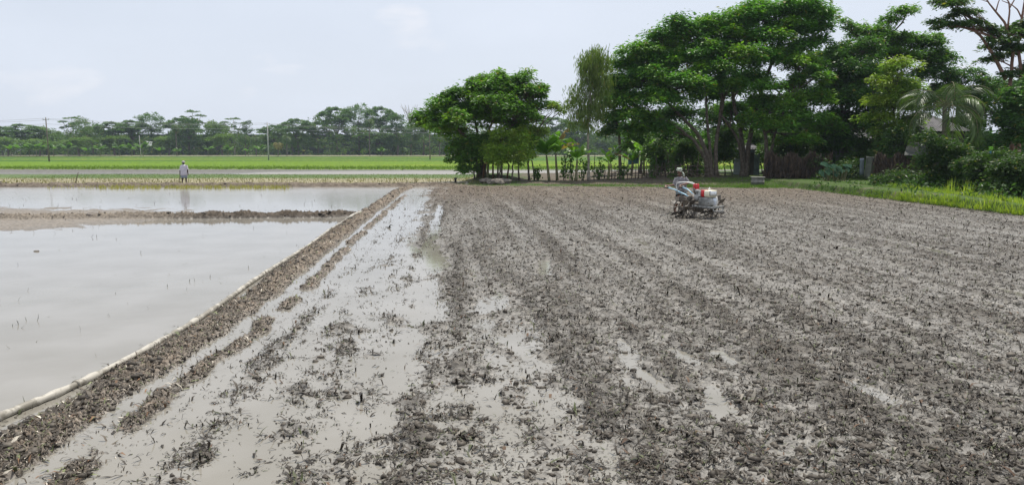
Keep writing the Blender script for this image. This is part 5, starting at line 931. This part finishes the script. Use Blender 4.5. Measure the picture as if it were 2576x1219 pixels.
T = MB(); T.tube([[.85, -.2, .40], [1.0, -.2, .40], [1.02, -.2, .46], [1.02, .2, .46], [1.0, .2, .40], [.85, .2, .40]], .018, 8); T.tube([[.98, -.2, .38], [1.03, -.2, .30], [1.03, .2, .30], [.98, .2, .38]], .018, 8); T.build('front_guard', M_grey, tl)
T = MB(); T.box((.42, 0, .58), (.52, .34, .30), bev=.03); T.box((.70, -.07, .57), (.10, .17, .24), bev=.02); T.lathe((.66, -.08, .57), (1, 0, 0), [(0, .1), (.1, .1), (.12, .08)], 14); [T.box((.30+.05*k, -.185, .58), (.02, .03, .24), bev=.005) for k in range(5)]; T.build('engine_block', M_grey, tl)
T = MB(); T.box((.70, .09, .59), (.03, .15, .24), bev=.01); T.build('name_plate', M_plate, tl)
T = MB(); T.lathe((.42, .17, .60), (0, 1, 0), [(0, .10), (.01, .23), (.05, .25), (.09, .25), (.11, .22), (.12, .06)], 28); T.build('flywheel_cover', M_white, tl)
T = MB(); T.tube([[.42, .25, .6], [.05, .25, .42]], .012, 6); T.tube([[.42, .25, .45], [.05, .25, .30]], .012, 6); T.build('drive_belt', M_black, tl)
T = MB(); T.box((.60, 0, .855), (.26, .39, .23), bev=.04); T.build('fuel_tank', M_cream, tl)
T = MB(); T.box((.385, 0, .853), (.17, .37, .225), bev=.02); T.build('tank_cover', M_red, tl)
T = MB(); T.box((.24, 0, .84), (.12, .34, .21), bev=.01); T.build('radiator', M_grey, tl); T = MB(); [T.box((.24, s_*.176, .765+.04*k), (.10, .02, .02)) for k in range(5) for s_ in (-1, 1)]; T.build('grille', M_white, tl, False)
T = MB(); T.lathe((.52, 0, .965), (0, 0, 1), [(0, .03), (.03, .03), (.032, .05), (.055, .05), (.06, .02)], 14); T.tube([[.52, 0, 1.02], [.49, .04, 1.05]], .012, 6); T.build('filler_cap', M_white, tl)
T = MB(); T.box((.725, .0, .865), (.03, .31, .165), bev=.014); L_ = T.build('headlamp_frame', M_black, tl); T = MB(); T.box((.742, 0, .865), (.02, .26, .125), bev=.009); T.ell((.752, -.06, .865), (.008, .04, .04), 12, 6); T.ell((.752, .06, .865), (.008, .04, .04), 12, 6); T.build('lamp_glass', M_lens, L_)
T = MB(); T.lathe((.10, -.16, .60), (0, 0, 1), [(0, .06), (.02, .10), (.20, .10), (.23, .06), (.27, .05), (.28, .08), (.36, .08), (.38, .05)], 16); T.build('air_filter', M_grey, tl)
T = MB(); T.tube([[.2, -.12, .75], [.12, -.22, .78], [.05, -.24, .9], [.03, -.24, 1.02]], .035, 8); T.build('exhaust_pipe', M_mud, tl)
T = MB(); T.box((-.02, -.12, 1.06), (.16, .17, .20), bev=.02); rb = T.build('red_box', M_red, tl); T = MB(); T.tube([[-.02, -.12, .95], [-.12, -.05, .7]], .025, 8); T.build('bracket', M_white, rb)
for s_ in (-1, 1):
    T = MB(); T.tube([[-.30, s_*.10, .66], [-.55, s_*.18, .78], [-1.0, s_*.28, .93], [-1.30, s_*.31, .97]], .020, 10); h_ = T.build('handlebar', M_blue, tl); T = MB(); T.tube([[-1.30, s_*.31, .97], [-1.52, s_*.32, .97]], .026, 10); T.build('grip', M_black, h_)
    T = MB(); T.tube([[-1.2, s_*.30, 1.0], [-1.3, s_*.31, 1.03], [-1.48, s_*.33, .93]], .008, 6); T.build('brake_lever', M_white, h_)
T = MB(); T.tube([[-.85, -.26, .88], [-.93, -.27, 1.06], [-.90, -.25, 1.15], [-.86, -.20, 1.18], [-.75, .0, 1.19], [-.62, .18, 1.18], [-.58, .24, 1.15], [-.6, .26, 1.05], [-.7, .22, .84]], .018, 10); T.tube([[-.7, .02, 1.19], [-.2, -.08, 1.15], [-.05, -.1, 1.1]], .016, 8); T.build('handle_loop', M_white, tl)
T = MB(); T.box((-.55, 0, .30), (.22, .7, .10), bev=.02); [T.tube([[-.55, y_, .3], [-.62+.1*math.cos(y_*9), y_, .12], [-.5, y_+.04, .02]], .012, 6) for y_ in np.linspace(-.33, .33, 9)]; T.tube([[-.3, 0, .4], [-.6, 0, .34]], .05, 8); T.build('rear_tiller', M_mud, tl)
T = MB(); T.tube([[-.5, -.05, .6], [-.7, -.1, .82], [-.75, -.1, .86]], .012, 6); T.ell((-.75, -.1, .88), (.025, .025, .025), 8, 6); T.build('gear_lever', M_black, tl)
# ================================================================ PEOPLE
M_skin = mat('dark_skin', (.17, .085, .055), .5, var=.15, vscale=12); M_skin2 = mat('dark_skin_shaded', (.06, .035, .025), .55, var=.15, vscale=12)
def skin(name, verts, edges, rad, m, parent, levels=2):
    me = bpy.data.meshes.new(name); me.from_pydata([tuple(v) for v in verts], edges, []); me.materials.append(m); o = bpy.data.objects.new(name, me); link(o, parent)
    md_ = o.modifiers.new('skin', 'SKIN'); md_.use_smooth_shade = True; md_.branch_smoothing = .6
    if not me.skin_vertices: raise RuntimeError('no skin layer')
    for i, r_ in enumerate(rad): d = me.skin_vertices[0].data[i]; d.radius = (r_, r_) if np.isscalar(r_) else r_; d.use_root = i == 0
    s_ = o.modifiers.new('sub', 'SUBSURF'); s_.levels = s_.render_levels = levels; return o
def body(J, parent, m, S=1.0, curl=.6):
    """J: joint positions (arrays): pelvis chest neck head crown; sh/el/wr/ha l,r ; hip/kn/an/toe l,r; nose, face dir"""
    V = []; Ed = []; Rd = []
    def v(p, r_, par=None):
        V.append(np.array(p, float)); Rd.append(r_*S if np.isscalar(r_) else (r_[0]*S, r_[1]*S)); i = len(V)-1
        if par is not None: Ed.append((par, i))
        return i
    pe = v(J['pelvis'], (.13, .10)); wa = v((J['pelvis']+J['chest'])/2, (.115, .085), pe); ch = v(J['chest'], (.14, .10), wa); ut = v(J['chest']*.35+J['neck']*.65, (.11, .08), ch); ne = v(J['neck'], .052, ut); jaw = v(J['jaw'], (.06, .066), ne); hd = v(J['head'], (.076, .088), jaw); cr = v(J['crown'], (.055, .062), hd)
    fd = J['face']; v(J['head']*.6+J['jaw']*.4+fd*.095, .014, hd); v(J['jaw']+fd*.075-np.array([0, 0, .01]), .022, jaw)
    sd_ = np.cross(fd, [0, 0, 1]); [v(J['head']-np.array([0, 0, .03])+sd_*s_*.088, .014, hd) for s_ in (-1, 1)]
    for s_ in 'lr':
        if 'sh'+s_ not in J: continue
        a = v(J['sh'+s_], .056, ut); b = v((J['sh'+s_]+J['el'+s_])/2, .046, a); c = v(J['el'+s_], .037, b); c2 = v(J['el'+s_]*.6+J['wr'+s_]*.4, .037, c); d = v(J['wr'+s_], .025, c2); hv = J['ha'+s_]-J['wr'+s_]; L_ = np.linalg.norm(hv)+1e-9; hv /= L_; pm = v(J['wr'+s_]+hv*.06, (.036, .020), d)
        ws = J.get('wd'+s_, np.cross(hv, [0, 0, 1])); ws = ws/(np.linalg.norm(ws)+1e-9); cd = np.cross(hv, ws); cd = cd*(1 if cd[2] < 0 else -1)
        for k, fl in enumerate((.062, .075, .070, .055)):
            b0_ = J['wr'+s_]+hv*.085+ws*(k-1.5)*.020; f1 = v(b0_, .0095, pm); f2 = v(b0_+hv*fl*.5+cd*.006, .0088, f1); v(b0_+hv*fl*(.5+.5*math.cos(curl))+cd*fl*.5*math.sin(curl), .0075, f2)
        th = v(J['wr'+s_]+hv*.035+ws*.042, .011, pm); v(J['wr'+s_]+hv*.075+ws*.058+cd*.012, .009, th)
        a = v(J['hi'+s_], .085, pe); b = v((J['hi'+s_]+J['kn'+s_])/2, .072, a); c = v(J['kn'+s_], .050, b); c2 = v(J['kn'+s_]*.65+J['an'+s_]*.35, .050, c); d = v(J['an'+s_], .032, c2); e = v(J['an'+s_]*.35+J['to'+s_]*.65-np.array([0, 0, .02]), (.036, .025), d); v(J['to'+s_], (.036, .016), e)
    return skin('body', V, Ed, Rd, m, parent)
def loft(name, rings, m, parent, k=28, fold=.05, seed=0, caps=False):
    """rings: (centre, rx, ry, yaw)"""
    r_ = np.random.default_rng(seed); V = []; ph = r_.uniform(0, 6.28, 4)
    for i, (c, rx, ry, yaw) in enumerate(rings):
        for j in range(k):
            a = 2*math.pi*j/k; f = 1+fold*(i/len(rings))*(math.sin(5*a+ph[0]+i*.3)+.7*math.sin(9*a+ph[1]-i*.4)); V.append(np.array(c)+rotz(yaw)@np.array([rx*math.cos(a)*f, ry*math.sin(a)*f, 0]))
    n = len(rings); F = [(i*k+j, i*k+(j+1) % k, (i+1)*k+(j+1) % k, (i+1)*k+j) for i in range(n-1) for j in range(k)]
    o = np_mesh(name, V, np.array(F), m, True, None, parent); s_ = o.modifiers.new('thickness', 'SOLIDIFY'); s_.thickness = .006; return o
def sleeve(T, a, b, r0_, r1_): T.tube([a, (np.array(a)+b)/2, b], [r0_, (r0_+r1_)/2*1.03, r1_], 14, False)
def turban(label, c, r_, m, parent, tail=None, tilt=0):
    T = MB(); c = np.array(c)
    for k in range(5): P = [c+np.array([(r_[0]-.012*abs(k-2))*math.cos(a+k), (r_[1]-.012*abs(k-2))*math.sin(a+k), -.035+.022*k+.012*math.sin(a*2+k)]) for a in np.linspace(0, 2*math.pi, 19)]; T.tube(P, .023, 8, False)
    T.ell(c+[0, 0, .02], (r_[0]*.93, r_[1]*.93, .062), 16, 8)
    if tail is not None: T.tube(tail, [.02, .03, .035, .03], 8)
    return T.build(label, m, parent)
# ---- man with a spade on the far bank, seen from behind (one unit of the close-up = .00187 m)
YM = 50.4; hx = W(463, 440, YM)[0]; hz = gz(hx, YM); u_ = .00187
pm_ = empty('person', (hx, YM, hz), 0, 'man seen from behind in a pale shirt and cap, holding a spade', 'person')
def q(x, y, d=0): return np.array([(x-760)*u_, d, (1075-y)*u_])
J = dict(pelvis=q(757, 760), chest=q(762, 500, .02), neck=q(750, 390, .03), jaw=q(748, 352, .06), head=q(746, 322, .055), crown=q(746, 285, .05), face=np.array([-.15, .98, -.1]), shl=q(668, 435), ell=q(625, 590), wrl=q(606, 700, .05), hal=q(603, 745, .09), wdl=np.array([1., .3, 0]),
         shr=q(868, 435), elr=q(888, 590), wrr=q(892, 705, .05), har=q(900, 760, .06), wdr=np.array([0, 1., 0]), hil=q(715, 790), knl=q(692, 905, .03), anl=q(688, 1050, -.02), tol=q(675, 1072, .13), hir=q(805, 790), knr=q(822, 905, .03), anr=q(826, 1050, -.02), tor=q(838, 1072, .12))
body(J, pm_, M_skin2)
M_shirt = mat('pale_shirt', (.50, .47, .53), .8, col2=(.62, .59, .64), vscale=7, bump=.2); M_lungi = mat('grey_lungi', (.20, .24, .30), .8, col2=(.34, .38, .43), vscale=14)
sh = loft('shirt', [(q(752, 398, .03), .06, .055, 0), (q(757, 412, .02), .13, .085, 0), (q(760, 430, .01), .20, .115, 0), (q(762, 470, .01), .225, .135, 0), (q(762, 560, .01), .22, .14, 0), (q(762, 660), .215, .145, 0), (q(760, 740), .22, .155, 0), (q(758, 778), .225, .16, 0)], M_shirt, pm_, seed=1)
T = MB(); sleeve(T, q(690, 428), q(630, 605), .085, .062); sleeve(T, q(845, 428), q(892, 575), .085, .066); T.build('sleeves', M_shirt, pm_)
loft('lungi', [(q(757, 730), .17, .12, 0), (q(757, 780), .20, .14, 0), (q(757, 820), .215, .15, 0), (q(755, 862), .205, .15, 0)], M_lungi, pm_, seed=2)
T = MB(); T.ell(q(747, 305, .05), (.10, .112, .075), 16, 10); T.tube([q(747, 322, .05)+np.array([.1*math.cos(a), .112*math.sin(a), 0]) for a in np.linspace(0, 6.283, 17)], .014, 6, False); T.build('cap', mat('cap_cloth', (.42, .38, .37), .85, var=.15, vscale=10), pm_); T = MB(); T.ell(q(742, 345, .045), (.084, .09, .06), 12, 8); T.build('hair', M_black, pm_)
sp = empty('spade', (hx, YM, hz), 0, 'long dark-handled spade resting on the far bank, held by the man seen from behind', 'spade'); T = MB(); T.tube([q(612, 640, .10), q(603, 740, .10), q(580, 900, .06), q(560, 1040, .03)], .022, 8); T.build('handle', M_stick, sp); T = MB(); T.add([q(552, 1040, -.06), q(552, 1040, .10), q(680, 1050, .09), q(680, 1050, -.05), q(552, 1048, -.06), q(552, 1048, .10), q(680, 1060, .09), q(680, 1060, -.05)], [(0, 1, 2, 3), (7, 6, 5, 4), (0, 4, 5, 1), (1, 5, 6, 2), (2, 6, 7, 3), (3, 7, 4, 0)]); T.build('blade', M_mud, sp, False)
# ---- driver behind the tiller
YD = 27.9
def qq(x, y, d=0):
    P = W((2580+x/4.353)/1.565205, (620+y/4.353)/1.565205, YD+d); return P
o_ = np.array([qq(430, 500)[0], YD, 0.]); dv = empty('person', o_, 0, 'man in a green-striped turban and muddy grey shirt steering the power tiller', 'person')
def tw_(x, y, z): c, s_ = math.cos(tl.rotation_euler[2]), math.sin(tl.rotation_euler[2]); return np.array([MX+c*x-s_*y, MY+s_*x+c*y, z])-o_
def q2(x, y, d=0): return qq(x, y, d)-o_
gl = tw_(-1.44, -.315, .985); gr = tw_(-1.44, .315, .985)
J = dict(pelvis=q2(450, 590, .05), chest=q2(438, 420), neck=q2(425, 335, -.02), jaw=q2(424, 292, -.05), head=q2(418, 250, -.03), crown=q2(416, 212, -.02), face=np.array([.25, -.96, -.08]), shl=q2(352, 365), ell=q2(325, 470, -.05), wrl=gl+np.array([-.02, .09, .05]), hal=gl+np.array([.0, -.03, .0]), wdl=tw_(0, 1, 0)-tw_(0, 0, 0),
         shr=q2(515, 362), elr=q2(575, 440, -.08), wrr=gr+np.array([.0, .09, .06]), har=gr+np.array([.0, -.03, .0]), wdr=tw_(0, -1, 0)-tw_(0, 0, 0), hil=q2(410, 620), knl=q2(395, 720, -.22), anl=np.array([q2(345, 880)[0], .12, .10]), tol=np.array([q2(345, 880)[0]+.04, -.06, .02]), hir=q2(490, 620), knr=q2(500, 730, -.15), anr=np.array([q2(470, 880)[0], .3, .10]), tor=np.array([q2(470, 880)[0]+.04, .12, .02]))
body(J, dv, M_skin, curl=1.2)
M_dshirt = mat('muddy_grey_shirt', (.19, .18, .19), .85, col2=(.42, .40, .39), vscale=7, bump=.3, lo=.45, hi=.62)
loft('shirt', [(q2(425, 330, -.02), .065, .06, 0), (q2(428, 345, -.02), .13, .09, 0), (q2(434, 362), .19, .12, 0), (q2(438, 410), .215, .14, 0), (q2(442, 470), .20, .145, 0), (q2(448, 540), .20, .15, 0), (q2(450, 590, .03), .21, .155, 0)], M_dshirt, dv, fold=.06, seed=5)
T = MB(); sleeve(T, q2(368, 358), q2(318, 490, -.05), .085, .072); sleeve(T, q2(505, 355), q2(565, 425, -.07), .085, .068); T.build('sleeves', M_dshirt, dv)
M_short = mat('grey_checked_lungi', (.10, .12, .12), .85, col2=(.24, .26, .25), vscale=14)
T = MB(); sleeve(T, q2(412, 590), q2(402, 655, -.12), .12, .105); sleeve(T, q2(488, 590), q2(495, 655, -.08), .12, .105); T.ell(q2(450, 595, .04), (.19, .14, .10), 16, 8); T.build('lungi', M_short, dv)
M_turb = mat('green_striped_cloth', (.30, .36, .30), .85, col2=(.60, .62, .52), vscale=16, lo=.45, hi=.55)
turban('turban', q2(415, 212, -.03), (.088, .096), M_turb, dv, [q2(462, 245, -.06), q2(480, 275, -.07), q2(490, 305, -.06), q2(488, 325, -.05)])
T = MB(); T.ell(q2(428, 300, -.125), (.035, .02, .025), 8, 6); T.build('beard', M_black, dv); T = MB(); [T.ell(q2(x, 255, -.115), (.013, .008, .007), 8, 5) for x in (406, 440)]; T.build('eyes', M_black, dv)
# ================================================================ HAZE
m = bpy.data.materials.new('haze'); m.use_nodes = True; nt = m.node_tree; nt.nodes.clear(); out = N(nt, 'ShaderNodeOutputMaterial'); pv = N(nt, 'ShaderNodeVolumePrincipled')
pv.inputs['Color'].default_value = (.72, .82, 1.0, 1); pv.inputs['Density'].default_value = .00020; pv.inputs['Anisotropy'].default_value = .2; nt.links.new(pv.outputs[0], out.inputs['Volume'])
T = MB(); T.box((0, 200, 13.0), (900, 480, 30.0)); o = T.build('haze', m, None, False); tag(o, kind='stuff')
